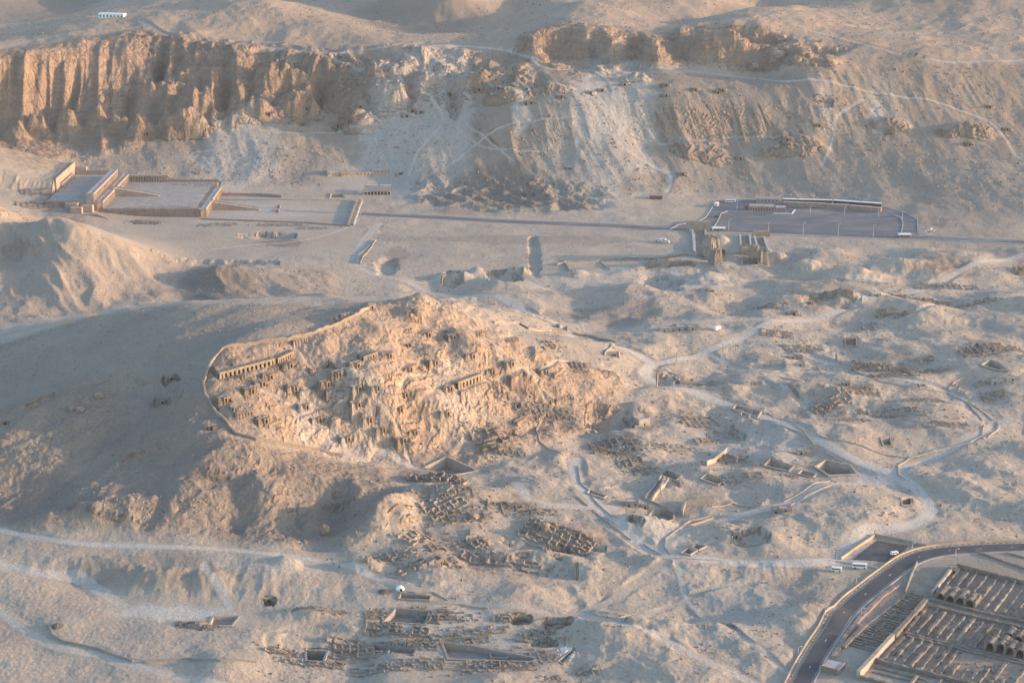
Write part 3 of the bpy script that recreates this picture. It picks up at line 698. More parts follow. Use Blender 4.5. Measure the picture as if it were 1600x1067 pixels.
g = NT('desert_soil', .97)
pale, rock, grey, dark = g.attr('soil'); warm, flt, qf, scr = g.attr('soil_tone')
big = g.ramp(g.noise(.012, 5, .6), .35, .65); mid = g.ramp(g.noise(.07, 5, .62), .3, .7); sml = g.ramp(g.noise(.55, 4, .7), .3, .7)
c = g.mix(big, (.44,.36,.283), (.35,.30,.247))
c = g.mix(g.math('MULTIPLY', mid, .45), c, (.48,.39,.30))
c = g.mix(g.math('MULTIPLY', warm, .6), c, g.mix(mid, (.45,.30,.20), (.35,.24,.165)))
strata = g.noise(1.0, 4, .6, g.scalev(.012, .012, .22))
rc = g.mix(g.ramp(strata, .38, .62), (.36,.245,.178), (.46,.32,.228))  # rock tones, with the left cliff's sunlit orange put into the colour
patch = g.noise(.021, 4, .55, None, 1.2)
c = g.mix(g.math('MULTIPLY', g.ramp(patch, .55, .62), .38), c, (.30,.285,.25))
c = g.mix(g.math('MULTIPLY', g.ramp(g.noise(.017, 4, .6, g.scalev(1,1,1.3), 1.5), .56, .63), .4), c, (.40,.29,.225))
c = g.mix(g.math('MULTIPLY', rock, .9), c, rc)
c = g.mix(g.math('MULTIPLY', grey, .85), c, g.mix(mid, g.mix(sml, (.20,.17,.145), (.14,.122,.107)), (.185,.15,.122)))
c = g.mix(g.math('MULTIPLY', pale, g.ramp(sml, 0, 1, .65, 1.0)), c, (.53,.49,.44))
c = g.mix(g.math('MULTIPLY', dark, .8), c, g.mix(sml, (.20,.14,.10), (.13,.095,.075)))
# stones and pebbles: small darker and lighter specks
vor = g.t.nodes.new('ShaderNodeTexVoronoi'); vor.inputs['Scale'].default_value = .38; vor.feature = 'F1'
g.t.links.new(g.pos, vor.inputs['Vector'])
speck = g.math('MULTIPLY', g.ramp(vor.outputs['Distance'], .12, .3, 1, 0), g.ramp(g.noise(.09, 3, .6), .48, .62))
c = g.mix(g.math('MULTIPLY', speck, .38), c, (.17,.14,.125))
c = g.mix(.42, c, g.mix(sml, (.55,.55,.56), (1.25,1.22,1.2)), 'MULTIPLY')
c = g.mix(.45, c, g.mix(g.ramp(g.noise(1.9, 2, .7), .3, .7), (.75,.75,.75), (1.12,1.12,1.12)), 'MULTIPLY')
g.color(c)
hgt = g.math('ADD', g.noise(.32, 6, .72), g.math('MULTIPLY', g.noise(1.2, 3, .7), .3))
g.bump(hgt, 1.3, .75)
crk = g.t.nodes.new('ShaderNodeTexVoronoi'); crk.feature = 'DISTANCE_TO_EDGE'; crk.inputs['Scale'].default_value = .075
g.t.links.new(g.scalev(1, 1, .45), crk.inputs['Vector'])
cr = g.ramp(crk.outputs['Distance'], 0, .12)
rh = g.math('ADD', g.math('MULTIPLY', g.noise(.075, 6, .7, g.scalev(1, 1, .6)), 1.9), g.math('MULTIPLY', cr, .22))
g.bump(g.math('MULTIPLY', rh, rock), 9.0, .9)
gme.materials.append(g.m)

# ------------------------------------------------------------------ materials of built things
def simple(name, a, b, scale=.5, bump=.25, rough=.9, streak=False):
    n = NT(name, rough)
    f = n.ramp(n.noise(scale, 5, .65), .32, .68)
    c = n.mix(f, a, b)
    if scale < 1.2 and rough > .8: c = n.mix(.6, c, n.mix(n.ramp(n.noise(.11, 4, .6, None, 1.0), .36, .64), (.72,.71,.70), (1.12,1.12,1.12)), 'MULTIPLY')
    c = n.mix(.35, c, n.mix(n.ramp(n.noise(scale*6, 3, .7), .3, .7), (.7,.7,.7), (1.2,1.2,1.2)), 'MULTIPLY')
    n.color(c)
    if bump: n.bump(n.noise(scale*3, 4, .7), bump)
    return n.m
MT = dict(
 stone=simple('grey_stone_masonry', (.25,.225,.20), (.34,.30,.26)),
 plaster=simple('lime_plaster_wall', (.36,.30,.245), (.46,.385,.315)),
 temple=simple('pink_limestone', (.36,.27,.215), (.45,.345,.275)),
 temple_red=simple('reddish_retaining_stone', (.30,.205,.165), (.38,.275,.225)),
 paving=simple('pale_court_paving', (.34,.30,.26), (.41,.365,.32), .2, .1),
 roofslab=simple('lilac_grey_roof_slab', (.42,.37,.36), (.50,.44,.42), .3, .05),
 mudbrick=simple('mudbrick', (.27,.22,.175), (.38,.31,.25)),
 darkbrick=simple('dark_mudbrick', (.18,.147,.12), (.29,.24,.198)),
 greybrick=simple('grey_mudbrick', (.17,.145,.122), (.28,.235,.195), .6),
 rubble=simple('loose_rubble', (.22,.18,.15), (.38,.31,.255), .8),
 dark_shade=simple('interior_shade', (.02,.017,.015), (.035,.03,.027), .8, 0),  # near-black albedo stands in for the shade inside doorways and other openings
 rockcut=simple('cut_desert_rock', (.30,.225,.165), (.41,.31,.23), .35, .5),
 darkrock=simple('brown_rock', (.26,.20,.16), (.36,.28,.22), .15, 1.2),
 white=simple('white_paint', (.74,.73,.70), (.82,.81,.78), 1.5, 0, .5),
 yellow=simple('ochre_plaster', (.42,.31,.21), (.50,.38,.27)),
 asphalt=None,
 glass=simple('dark_window_glass', (.03,.035,.04), (.05,.055,.06), 2, 0, .15),
 tyre=simple('black_rubber', (.02,.02,.02), (.035,.035,.035), 2, 0, .8),
 steel=simple('galvanised_steel', (.45,.46,.47), (.55,.56,.57), 1, 0, .45),
 redshed=simple('red_brown_sheet', (.14,.055,.045), (.19,.08,.06), 1, 0, .7),
 concrete=simple('concrete_kerb', (.42,.40,.38), (.52,.50,.47), .8, .05),
 blue=simple('faded_blue_cloth', (.10,.14,.22), (.14,.18,.26), 2, 0),
 darkcloth=simple('dark_cloth', (.03,.03,.04), (.06,.05,.05), 2, 0),
 skin=simple('skin', (.22,.12,.08), (.27,.15,.10), 2, 0),
 greenish=simple('green_paint', (.16,.24,.12), (.20,.28,.15), 1, 0),
 wood=simple('weathered_timber', (.20,.15,.10), (.28,.21,.15), 1, .05),
 orange=simple('orange_plastic', (.55,.16,.04), (.6,.2,.06), 1, 0, .6),
)
a_ = NT('asphalt', .85)
c = a_.mix(a_.ramp(a_.noise(.06, 5, .65, a_.scalev(.5, 2.2, 1)), .36, .66), (.115,.122,.138), (.175,.175,.185))
c = a_.mix(.3, c, a_.mix(a_.ramp(a_.noise(1.2, 3, .7), .3, .7), (.7,.7,.7), (1.25,1.25,1.25)), 'MULTIPLY'); c = a_.mix(a_.math('MULTIPLY', a_.ramp(a_.noise(.05, 6, .7, a_.scalev(.5, 1.6, 1), .8), .50, .72), .7), c, (.33,.28,.23)); a_.color(c)
MT['asphalt'] = a_.m
a_ = NT('road_asphalt', .85)
c = a_.mix(a_.ramp(a_.noise(.12, 4, .6), .36, .66), (.062,.066,.074), (.082,.084,.09)); c = a_.mix(a_.math('MULTIPLY', a_.ramp(a_.noise(.09, 6, .7, None, .8), .55, .75), .45), c, (.30,.255,.21)); a_.color(c); MT['road'] = a_.m

# ------------------------------------------------------------------ mesh helpers
class MB:
    def __init__(s): s.v = []; s.f = []; s.mi = []
    def quad(s, pts, mi=0):
        n = len(s.v); s.v += [tuple(p) for p in pts]; s.f.append(tuple(range(n, n+len(pts)))); s.mi.append(mi)
    def box(s, c, size, rot=0.0, mi=0, taper=1.0, jit=0.0):
        """box standing on z=c[2]; size=(x,y,z)"""
        hx, hy, hz = size[0]/2, size[1]/2, size[2]; cr, sr = math.cos(rot), math.sin(rot); n = len(s.v)
        for z, k in ((0, 1.0), (hz, taper)):
            for a, b in ((-hx,-hy),(hx,-hy),(hx,hy),(-hx,hy)):
                a *= k; b *= k
                j = rng.uniform(-jit, jit) if z else 0
                s.v.append((c[0]+a*cr-b*sr, c[1]+a*sr+b*cr, c[2]+z+j))
        for q in ((0,3,2,1),(4,5,6,7),(0,1,5,4),(1,2,6,5),(2,3,7,6),(3,0,4,7)):
            s.f.append(tuple(n+i for i in q)); s.mi.append(mi)
    def prism(s, poly, z0, z1, mi=0, top=True):
        n = len(s.v); k = len(poly)
        ar = sum(poly[i][0]*poly[(i+1)%k][1]-poly[(i+1)%k][0]*poly[i][1] for i in range(k))
        if ar < 0: poly = poly[::-1]
        s.v += [(p[0], p[1], z0) for p in poly] + [(p[0], p[1], z1) for p in poly]
        for i in range(k):
            j = (i+1) % k; s.f.append((n+i, n+j, n+k+j, n+k+i)); s.mi.append(mi)
        s.f.append(tuple(n+k+i for i in range(k))); s.mi.append(mi)
        s.f.append(tuple(n+i for i in reversed(range(k)))); s.mi.append(mi)
    def cyl(s, p0, p1, r0, r1=None, n=8, mi=0):
        r1 = r0 if r1 is None else r1
        p0, p1 = Vector(p0), Vector(p1); d = (p1-p0).normalized()
        a = d.orthogonal().normalized(); b = d.cross(a); k = len(s.v)
        for p, r in ((p0, r0), (p1, r1)):
            for i in range(n):
                t = 2*math.pi*i/n; s.v.append(tuple(p + (a*math.cos(t)+b*math.sin(t))*r))
        for i in range(n):
            j = (i+1) % n; s.f.append((k+i, k+j, k+n+j, k+n+i)); s.mi.append(mi)
        s.f.append(tuple(k+i for i in reversed(range(n)))); s.mi.append(mi)
        s.f.append(tuple(k+n+i for i in range(n))); s.mi.append(mi)
    def mesh(s, name, mats):
        me = bpy.data.meshes.new(name); me.from_pydata(s.v, [], s.f)
        if not isinstance(mats, (list, tuple)): mats = [mats]
        for m in mats: me.materials.append(m)
        if len(mats) > 1: me.polygons.foreach_set('material_index', s.mi)
        me.update(); return me
    def obj(s, name, mats, parent=None):
        o = bpy.data.objects.new(name, s.mesh(name, mats)); COL.objects.link(o)
        if parent is not None:
            o.parent = parent; o.location = -Vector(parent.location)   # geometry given in world coordinates
        return o
def thing(name, label, cat, loc, group=None):
    o = bpy.data.objects.new(name, None); COL.objects.link(o); o.location = loc; o.empty_display_size = .5
    o['label'] = label; o['category'] = cat
    if group: o['group'] = group
    return o
def tag(o, label, cat, group=None):
    o['label'] = label; o['category'] = cat
    if group: o['group'] = group
    return o
def G(x, y): return float(ground(x, y))
def dense(W, step):
    out = []
    for a, b in zip(W[:-1], W[1:]):
        n = max(1, int(round(math.hypot(b[0]-a[0], b[1]-a[1])/step)))
        for i in range(n):
            t = i/n; out.append(tuple(a[k]+(b[k]-a[k])*t for k in range(len(a))))
    out.append(tuple(W[-1])); return out
def wall(mb, W, h, th, step=2.5, jit=.1, base=None, top=None, sink=.8, closed=False, side=0.0, mi=0, fall=None):
    """a continuous wall along W; top follows the ground + h unless top(x, y) is given; side shifts it to one side"""
    W = [tuple(w[:2]) for w in W]
    if closed: W = W + [W[0]]
    D_ = dense(W, step); n = len(D_); k0 = len(mb.v); m = 0
    for i, p in enumerate(D_):
        a = D_[max(i-1, 0)]; b = D_[min(i+1, n-1)]
        if closed and i in (0, n-1): a, b = D_[n-2], D_[1]
        dx, dy = b[0]-a[0], b[1]-a[1]; L = math.hypot(dx, dy)+1e-9; nx, ny = -dy/L, dx/L
        g0 = G(*p)
        zt = (top(p[0], p[1]) if callable(top) else top) if top is not None else g0 + h
        if fall: zt -= fall(i/(n-1))
        zt += rng.uniform(-jit, jit)
        zb = min(g0, zt) - sink if base is None else base
        for o, z in ((-th/2+side, zb), (-th/2+side, zt), (th/2+side, zt), (th/2+side, zb)):
            mb.v.append((p[0]+nx*o, p[1]+ny*o, z))
    for i in range(n-1):
        a = k0+4*i; b = a+4
        for q in ((a,b,b+1,a+1),(a+1,b+1,b+2,a+2),(a+2,b+2,b+3,a+3)):
            mb.f.append(q); mb.mi.append(mi)
    mb.f.append((k0,k0+1,k0+2,k0+3)); mb.mi.append(mi); e = k0+4*(n-1); mb.f.append((e+3,e+2,e+1,e)); mb.mi.append(mi)
def ribbon(name, W, w, mat, lift=.22, off=0.0, step=3.0, parent=None):
    D_ = dense([tuple(p[:2]) for p in W], step); n = len(D_); v = []; f = []
    cols = max(2, int(w/2)+1)
    for i, p in enumerate(D_):
        a = D_[max(i-1,0)]; b = D_[min(i+1,n-1)]; dx, dy = b[0]-a[0], b[1]-a[1]; L = math.hypot(dx,dy)+1e-9; nx, ny = -dy/L, dx/L
        for c_ in range(cols):
            o = off - w/2 + w*c_/(cols-1); x, y = p[0]+nx*o, p[1]+ny*o
            v.append((x, y, G(x, y)+lift))
    zs = np.array([q[2] for q in v]).reshape(n, cols)
    zc = zs.copy()
    for _ in range(4):                                   # even the road along its length, never below the ground
        zc[1:-1] = (zc[:-2]+2*zc[1:-1]+zc[2:])/4
    zs = np.maximum(zs, zc); v = [(q[0], q[1], float(zs[i//cols, i%cols])) for i, q in enumerate(v)]
    for i in range(n-1):
        for c_ in range(cols-1):
            a = i*cols+c_; f.append((a, a+1, a+cols+1, a+cols))
    me = bpy.data.meshes.new(name); me.from_pydata(v, [], [q[::-1] for q in f]); me.materials.append(mat); me.update()
    me.polygons.foreach_set('use_smooth', [True]*len(me.polygons))
    o = bpy.data.objects.new(name, me); COL.objects.link(o)
    if parent: o.parent = parent
    return o
def sheet(name, px, mat, lift, step=4.0):
    """a levelled surface laid on the ground inside a surveyed outline"""
    W = [hit(u, v)[:2] for u, v in px]
    x0, x1 = min(w[0] for w in W), max(w[0] for w in W); y0, y1 = min(w[1] for w in W), max(w[1] for w in W)
    bm = bmesh.new(); vs = [bm.verts.new((x, y, 0)) for x, y in W]; bm.faces.new(vs)
    for ax, a, b in ((0, x0, x1), (1, y0, y1)):
        t = a + step
        while t < b:
            pl = (t, 0, 0) if ax == 0 else (0, t, 0); no = (1,0,0) if ax == 0 else (0,1,0)
            bmesh.ops.bisect_plane(bm, geom=bm.verts[:]+bm.edges[:]+bm.faces[:], plane_co=pl, plane_no=no); t += step
    for v in bm.verts: v.co.z = G(v.co.x, v.co.y) + lift
    bmesh.ops.recalc_face_normals(bm, faces=bm.faces[:])
    for f in bm.faces:
        if f.normal.z < 0: f.normal_flip()
        f.smooth = True
    me = bpy.data.meshes.new(name); bm.to_mesh(me); bm.free(); me.materials.append(mat)
    o = bpy.data.objects.new(name, me); COL.objects.link(o); return o

# ------------------------------------------------------------------ roads and the car park (setting)
low_w = [p for p in ROADW['low']]; up_w = ROADW['up']; right_w = ROADW['right']
o = ribbon('asphalt_road', low_w, 10.0, MT['road'], .3); o['kind'] = 'structure'
o = ribbon('asphalt_road', up_w, 11.0, MT['asphalt'], .3); o['kind'] = 'structure'
o = ribbon('asphalt_road', right_w, 9.5, MT['asphalt'], .3); o['kind'] = 'structure'
LOTPX = [(1052,348),(1088,346),(1103,338),(1112,322),(1117,314),(1180,313),(1390,325),(1418,331),(1436,345),(1436,373),(1408,372),(1250,366),(1110,361),(1050,360)]
o = sheet('car_park_asphalt', LOTPX, MT['asphalt'], .34); o['kind'] = 'structure'
o = sheet('small_car_park_asphalt', [(1332,874),(1371,845),(1420,853),(1405,866),(1392,877),(1378,877)], MT['road'], .3); o['kind'] = 'structure'
# painted lines of the near road
mb = MB()
def along(W, off, step=3.0):
    D_ = dense(W, step); out = []
    for i, p in enumerate(D_):
        a = D_[max(i-1,0)]; b = D_[min(i+1,len(D_)-1)]; dx, dy = b[0]-a[0], b[1]-a[1]; L = math.hypot(dx,dy)+1e-9
        out.append((p[0]-dy/L*off, p[1]+dx/L*off))
    return out
o = ribbon('road_edge_line', along(low_w, -4.6), .2, MT['concrete'], .345, step=3); o['kind'] = 'structure'
o = ribbon('road_edge_line', along(low_w, 4.6), .2, MT['concrete'], .345, step=3); o['kind'] = 'structure'
D_ = dense(low_w, 9)
for i in range(3, len(D_)-2, 5):
    a, b = D_[i], D_[i+1]; dx, dy = (b[0]-a[0])*.4, (b[1]-a[1])*.4; L = math.hypot(dx, dy); nx, ny = -dy/L*.15, dx/L*.15
    mb.quad([(x, y, G(x, y)+.37) for x, y in ((a[0]-nx, a[1]-ny), (a[0]+dx-nx, a[1]+dy-ny), (a[0]+dx+nx, a[1]+dy+ny), (a[0]+nx, a[1]+ny))])
o = mb.obj('centre_line_dashes', MT['white']); o['kind'] = 'structure'

def lw(name, label, cat, px, h, th, mat='plaster', jit=.1, step=2.5, group=None, world=False, **k):
    W = px if world else [hit(u, v)[:2] for u, v in px]
    mb = MB(); wall(mb, W, h, th, step, jit, **k)
    return tag(mb.obj(name, MT[mat]), label, cat, group)

# parapets of the near road, built of separate blocks with gaps
left_side = along(low_w, 8.3, 4.0)
i0 = min(range(len(left_side)), key=lambda i: abs(left_side[i][1]-1083)); i1 = min(range(len(left_side)), key=lambda i: abs(left_side[i][1]-1108))
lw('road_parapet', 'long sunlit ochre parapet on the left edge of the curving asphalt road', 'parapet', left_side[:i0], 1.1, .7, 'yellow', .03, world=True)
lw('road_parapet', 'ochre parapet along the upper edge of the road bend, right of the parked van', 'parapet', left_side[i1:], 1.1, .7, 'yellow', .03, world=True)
kerbs = thing('striped_kerb', 'line of white and black kerb stones along the left side of the bending road', 'kerb', (low_w[0][0], low_w[0][1], 0))
kl = dense(along(low_w, 6.6, 3.0), 2.0); mw = MB(); mw.box((0,0,0),(1.5,.3,.3)); meW = mw.mesh('kerb_stone', MT['concrete']); meB = mw.mesh('kerb_stone', MT['asphalt'])
for i, p in enumerate(kl[:300]):
    q = kl[min(i+1, len(kl)-1)]; q0 = kl[max(i-1,0)]
    if i0*2 < i < i1*2 and False: continue
    o = bpy.data.objects.new('kerb_stone', meW if i % 2 else meB); COL.objects.link(o); o.parent = kerbs
    o.location = Vector((p[0], p[1], G(*p[:2]))) - kerbs.location; o.rotation_euler.z = math.atan2(q[1]-q0[1], q[0]-q0[0])
lw('kerb', 'plain thin pale kerb along the right side of the curving asphalt road', 'kerb', along(low_w, -5.7, 4.0), .35, .5, 'concrete', .02, world=True)
# walls of the small car park
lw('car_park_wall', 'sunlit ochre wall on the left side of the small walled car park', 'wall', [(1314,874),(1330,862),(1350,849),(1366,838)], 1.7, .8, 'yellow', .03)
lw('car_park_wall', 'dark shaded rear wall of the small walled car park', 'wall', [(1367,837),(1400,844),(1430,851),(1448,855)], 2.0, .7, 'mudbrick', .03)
lw('car_park_wall', 'low kerb wall in front of the small car park, above the parked bus', 'wall', [(1306,877),(1330,880),(1352,884),(1372,888)], .9, .6, 'concrete', .03)
# kerbs of the big car park
for px, lab in [([(1046,359.5),(1060,352),(1088,348),(1103,340),(1112,326),(1117,315)],'curved pale kerb wall climbing the left edge of the big car park'),
                ([(1117,314),(1150,312.5),(1182,313)],'low wall behind the parked coach at the top of the big car park'),
                ([(1112,362),(1122,345),(1127,334),(1138,330.5)],'pale traffic island kerb beside the entrance booth'),
                ([(1138,330.5),(1160,331),(1176,331.5)],'thin pale kerb crossing the car park in front of the first building'),
                ([(1388,326),(1410,331),(1434,344),(1434.5,366)],'pale kerb wall round the far right bend of the car park'),
                ([(1394,336),(1408,341),(1411,350),(1408,367)],'pale curved divider between the car park and its exit lane'),
                ([(1110,364.5),(1200,367),(1300,370.5),(1408,374)],'long low kerb along the near edge of the big car park'),
                ([(1436,368),(1500,371.5),(1600,376)],'low reddish kerb wall along the far side of the exit road'),
                ([(1436,374.5),(1500,377.5),(1600,382.5)],'low kerb along the near side of the exit road')]:
    lw('kerb_wall', lab, 'kerb wall', px, .8, .7, 'concrete', .02)
# dusty patch of the pedestrian way towards the temple
o = ribbon('stone_causeway', world_line([(424,328.4),(480,330.6),(548,333)]), 7, MT['paving'], .25); o['kind'] = 'structure'

# ------------------------------------------------------------------ walls of the sunk courts
for (px, dep, up_, th, mt, lab, nw), (W, zb, flo) in zip(PITS, PITW):
    t = thing('sunk_court', lab, 'sunk court', (W[0][0], W[0][1], flo), 'walled sunk courts and pits')
    cx = sum(w[0] for w in W)/len(W); cy = sum(w[1] for w in W)/len(W)
    for i in range(len(W)):
        a, b = W[i], W[(i+1) % len(W)]
        if nw < len(W) and i >= nw: continue
        if i >= nw + 0 and nw != len(W): continue
        mb = MB()
        D_ = dense([a[:2], b[:2]], 3.0)
        d = Vector((b[0]-a[0], b[1]-a[1])).normalized()*th*.45
        A_, B_ = (a[0]-d.x, a[1]-d.y), (b[0]+d.x, b[1]+d.y)
        za, zb2 = max(a[2], flo+1.2)+up_, max(b[2], flo+1.2)+up_
        L = math.hypot(B_[0]-A_[0], B_[1]-A_[1])
        wall(mb, [A_, B_], 0, th, 3.0, .12 if mt == 'mudbrick' else .05, base=flo-.6, top=lambda x, y: max(za + (zb2-za)*math.hypot(x-A_[0], y-A_[1])/L, G(x,y)*0) )
        mb.obj('wall', MT[mt], t)
    mb = MB(); inn = [(cx+(w[0]-cx)*.97, cy+(w[1]-cy)*.97) for w in W]
    if dep > 2: mb.prism(inn, flo-.5, flo+.25); mb.obj('floor', MT['rubble'] if mt != 'stone' else MT['stone'], t)

# ------------------------------------------------------------------ rock-cut doorways
def doorway(p, ang, ow, oh, kind, label, cat, group, mat='rubble', frame=None):
    f = Vector((math.cos(ang), math.sin(ang), 0)); r = Vector((-f.y, f.x, 0)); z = p[2]-.15
    t = thing('tomb_doorway', label, cat, (p[0], p[1], z), group)
    W_, H_, D_ = ow + .9, oh + .45, 3.2
    if kind == 'cave': mat = 'darkrock'; H_ -= .2
    def b(mb, a0, a1, b0, b1, z0, z1, jit=0):
        c = Vector(p[:2]+(0,)) + f*((a0+a1)/2) + r*((b0+b1)/2)
        mb.box((c.x, c.y, z+z0), (a1-a0, b1-b0, z1-z0), ang, jit=jit)
    mb = MB()
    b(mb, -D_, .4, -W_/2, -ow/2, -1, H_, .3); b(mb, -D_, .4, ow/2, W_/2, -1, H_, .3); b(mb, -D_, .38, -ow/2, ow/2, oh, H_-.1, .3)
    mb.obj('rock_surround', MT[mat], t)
    mb = MB(); b(mb, -D_, -.3, -ow/2, ow/2, -.5, oh); mb.obj('dark_opening', MT['dark_shade'], t)
    return t
import collections
place_words = collections.Counter()
def where(u, v):
    col = ['far left','left','left of centre','centre','right of centre','right','far right'][min(6, int(u/229))]
    row = ['top edge','upper part','upper middle','middle','lower middle','lower part','bottom edge'][min(6, int(v/153))]
    return col, row
def near_lab(base, u, v, seen):
    """single out one of a crowd by its neighbour distances along the picture"""
    return base
hill_lab = {(395,615):'small tomb doorway below the left end of the long pillared row',(412,604):'tomb doorway just under the middle of the long pillared row',(424,593):'tomb doorway close below the right half of the long pillared row',
 (353,629):'lone small doorway nearest the bend of the hilltop wall',(416,662):'dark doorway above the white rock spill on the hill flank',(462,611):'doorway in the small lit cliff right of the white spill',
 (531,589):'doorway of the forecourt with white debris, centre of the flank',(513,604):'black doorway in shade on the left side of the white forecourt',(562,611):'doorway in the lit face right of the white forecourt',
 (591,611):'doorway at the pale masonry facade on the lit flank',(561,636):'narrow doorway under the mid-flank terrace',(635,621):'doorway at the right foot of the big grooved spill fan',
 (627,644):'doorway beside the striped grey retaining wall',(579,660):'doorway above the broad white forecourt low on the flank',(650,680):'doorway in the shaded notch low on the flank',
 (632,692):'lowest doorway on the flank, by the footpath to the triangular court',(642,581):'doorway at the upper end of the footpath on the flank',(682,570):'doorway at the bottom left of the smooth grey spill cone',
 (705,611):'small doorway left of the bright seven-pillar facade',(801,572):'doorway with a small forecourt on the right shoulder of the hill',(671,527):'doorway under the crags just below the summit',
 (771,585):'dark upright doorway above the seven-pillar facade',(480,640):'doorway at the top of the striped spill fan left of centre',(500,660):'doorway by the white tumbled blocks on the lower flank',
 (610,560):'doorway in the middle of the shaded terrace below the summit',(740,560):'doorway in the gully between the two big sunlit crags',(855,585):'doorway on the right end of the hill flank',
 (600,676):'doorway behind the pale concrete steps low on the flank',(545,690):'doorway just above the lower hill wall',(560,575):'doorway under the short row of small openings',
 (455,575):'doorway past the right end of the long pillared row',(700,650):'doorway in the pale sand left of the ruined houses'}
scarp_lab = {(420,181):'black cave mouth in the brown buttress above the filled causeway',(479,172):'wide low opening under the rock lintel in the scarp',(528,200):'tomb opening at the foot of the projecting rock spur',
 (545,193):'tall opening on the right side of the projecting rock spur',(563,170):'narrow slot opening above the pale debris, upper scarp',(703,150):'small opening at the left corner of the pale cut platform',
 (749,143):'square doorway in the ochre rock right of the pale platform',(779,140):'tiny doorway right of the ochre rock face',(877,154):'small square hole above the grooved spill slopes',
 (923,148):'doorway over the large pale rectangular excavation',(941,144):'hole at the right corner above the large pale excavation',(976,135):'doorway at the head of the white cut terrace',
 (1041,136):'upper hole of the vertical pair on the scarp',(1041,152):'lower hole of the vertical pair on the scarp',(1087,143):'doorway with rough masonry sides, right of the vertical pair',
 (1122,147):'left one of the two openings over the pale fan of debris',(1129,144):'right one of the two openings over the pale fan of debris',(822,165):'left one of the twin doorways above the blue-white debris',
 (830,163):'right one of the twin doorways above the blue-white debris',(1280,199):'small black hole between the round cave and the zigzag path',(1392,211):'shallow hollow in the reddish slope on the right',
 (1230,220):'dark hole low on the stony slope above the car park',(1547,170):'small hole below the bend of the long path at far right',(1574,205):'hole beside the fork of the paths at far right',
 (1515,228):'black hole under the reddish outcrop on the right',(1157,250):'pit-like hole on the slope above the parked coach',(1067,275):'dark hole beside the end of the white path above the shed',
 (230,212):'tiny black hole high over the temple colonnade',(636,184):'largest arched doorway of the cut rock facade in mid scarp',(645,176):'square black recess above the arched doorway in mid scarp',(658,178):'framed doorway right of the arched one in mid scarp'}
cave_lab = ['small hole in the shaded slope left of the walled hill','dark hollow between boulders beside the hilltop wall','black cave at the left edge of the picture in the grey slope','hollow at the end of the rocky ledge on the grey hill',
 'round black cave mouth in the bank below the broad track','cave with stone arch on the shaded terrace below the summit','large black cave between two crags near the top of the hill','rubble-framed hole on the right tail of the hill',
 'slanting dark slot near the foot of the scarp','round cave with a white debris disc beside it','dark hole under the sand slope below the upper track','black slot in the lit sand bank on the right',
 'cave in the layered rock left of the temple','dark cave mouth at the foot of the scarp beside the long low building','hole with brick rubble on the sandy rise at right']
ci = 0
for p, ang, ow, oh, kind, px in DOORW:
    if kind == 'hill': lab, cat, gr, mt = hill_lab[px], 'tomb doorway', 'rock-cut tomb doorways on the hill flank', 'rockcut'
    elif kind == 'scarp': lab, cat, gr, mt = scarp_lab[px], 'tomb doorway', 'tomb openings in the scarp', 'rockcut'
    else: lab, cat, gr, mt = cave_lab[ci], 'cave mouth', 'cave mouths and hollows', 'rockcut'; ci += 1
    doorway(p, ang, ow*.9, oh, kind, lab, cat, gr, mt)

def facade(name, label, px0, px1, n, h, opw, oph, mat, depth=2.4, group=None, z0=None, world=None, lintel=None, cat='pillared facade', drop=.3, back='dark_shade', face=-1):
    """a pillared front: n openings between n+1 piers under a lintel, dark recess behind"""
    A_, B_ = world or (hit(*px0), hit(*px1))
    if z0 is not None: A_ = (A_[0], A_[1], z0); B_ = (B_[0], B_[1], z0)
    d = Vector((B_[0]-A_[0], B_[1]-A_[1], 0)); L = d.length; d.normalize(); ang = math.atan2(d.y, d.x)
    nrm = Vector((d.y, -d.x, 0)) * (1 if face < 0 else -1)       # outwards
    t = thing(name, label, cat, (A_[0], A_[1], min(A_[2], B_[2])), group)
    bay = L/n; pw = bay*(1-opw)
    mp = None
    for i in range(n+1):
        s = min(max(i*bay, pw/2), L-pw/2); q = Vector(A_[:2]+(0,)) + d*s; z = A_[2]+(B_[2]-A_[2])*s/L
        mb = MB(); mb.box((q.x, q.y, z-drop), (pw, .9, oph+drop), ang); mb.obj('pillar', MT[mat], t)
    mb = MB(); k = max(1, int(n/3))
    for i in range(n):
        a, b = i*bay, (i+1)*bay; q = Vector(A_[:2]+(0,)) + d*((a+b)/2) - nrm*(depth/2-.45); z = A_[2]+(B_[2]-A_[2])*((a+b)/2)/L
        mb.box((q.x, q.y, z+oph), (bay+.02, depth+.2, h-oph), ang)
    mb.obj('lintel', MT[lintel or mat], t)
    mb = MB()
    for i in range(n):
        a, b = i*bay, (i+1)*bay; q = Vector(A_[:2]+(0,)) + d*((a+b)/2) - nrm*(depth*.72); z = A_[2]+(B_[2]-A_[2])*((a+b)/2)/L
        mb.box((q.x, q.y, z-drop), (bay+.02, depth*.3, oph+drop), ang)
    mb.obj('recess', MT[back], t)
    return t

# ------------------------------------------------------------------ the hill's pillared tomb rows
facade('pillared_tomb', 'long sunlit row of about eighteen square dark openings near the hill wall', None, None, 13, 4.4, .52, 2.9, 'rockcut', group='pillared tomb rows on the hill', world=ROWS[0])
facade('pillared_tomb', 'shorter row of openings continuing the long row uphill towards the right', None, None, 7, 3.8, .5, 2.3, 'rockcut', group='pillared tomb rows on the hill', world=ROWS[1])
facade('pillared_tomb', 'bright seven-opening pillared facade standing alone on the right of the hill', None, None, 7, 5.2, .5, 3.8, 'rockcut', group='pillared tomb rows on the hill', world=ROWS[2])
facade('pillared_tomb', 'row of five tiny openings under a shaded ledge in mid hill', None, None, 5, 3.2, .45, 2.0, 'rockcut', group='pillared tomb rows on the hill', world=ROWS[3])

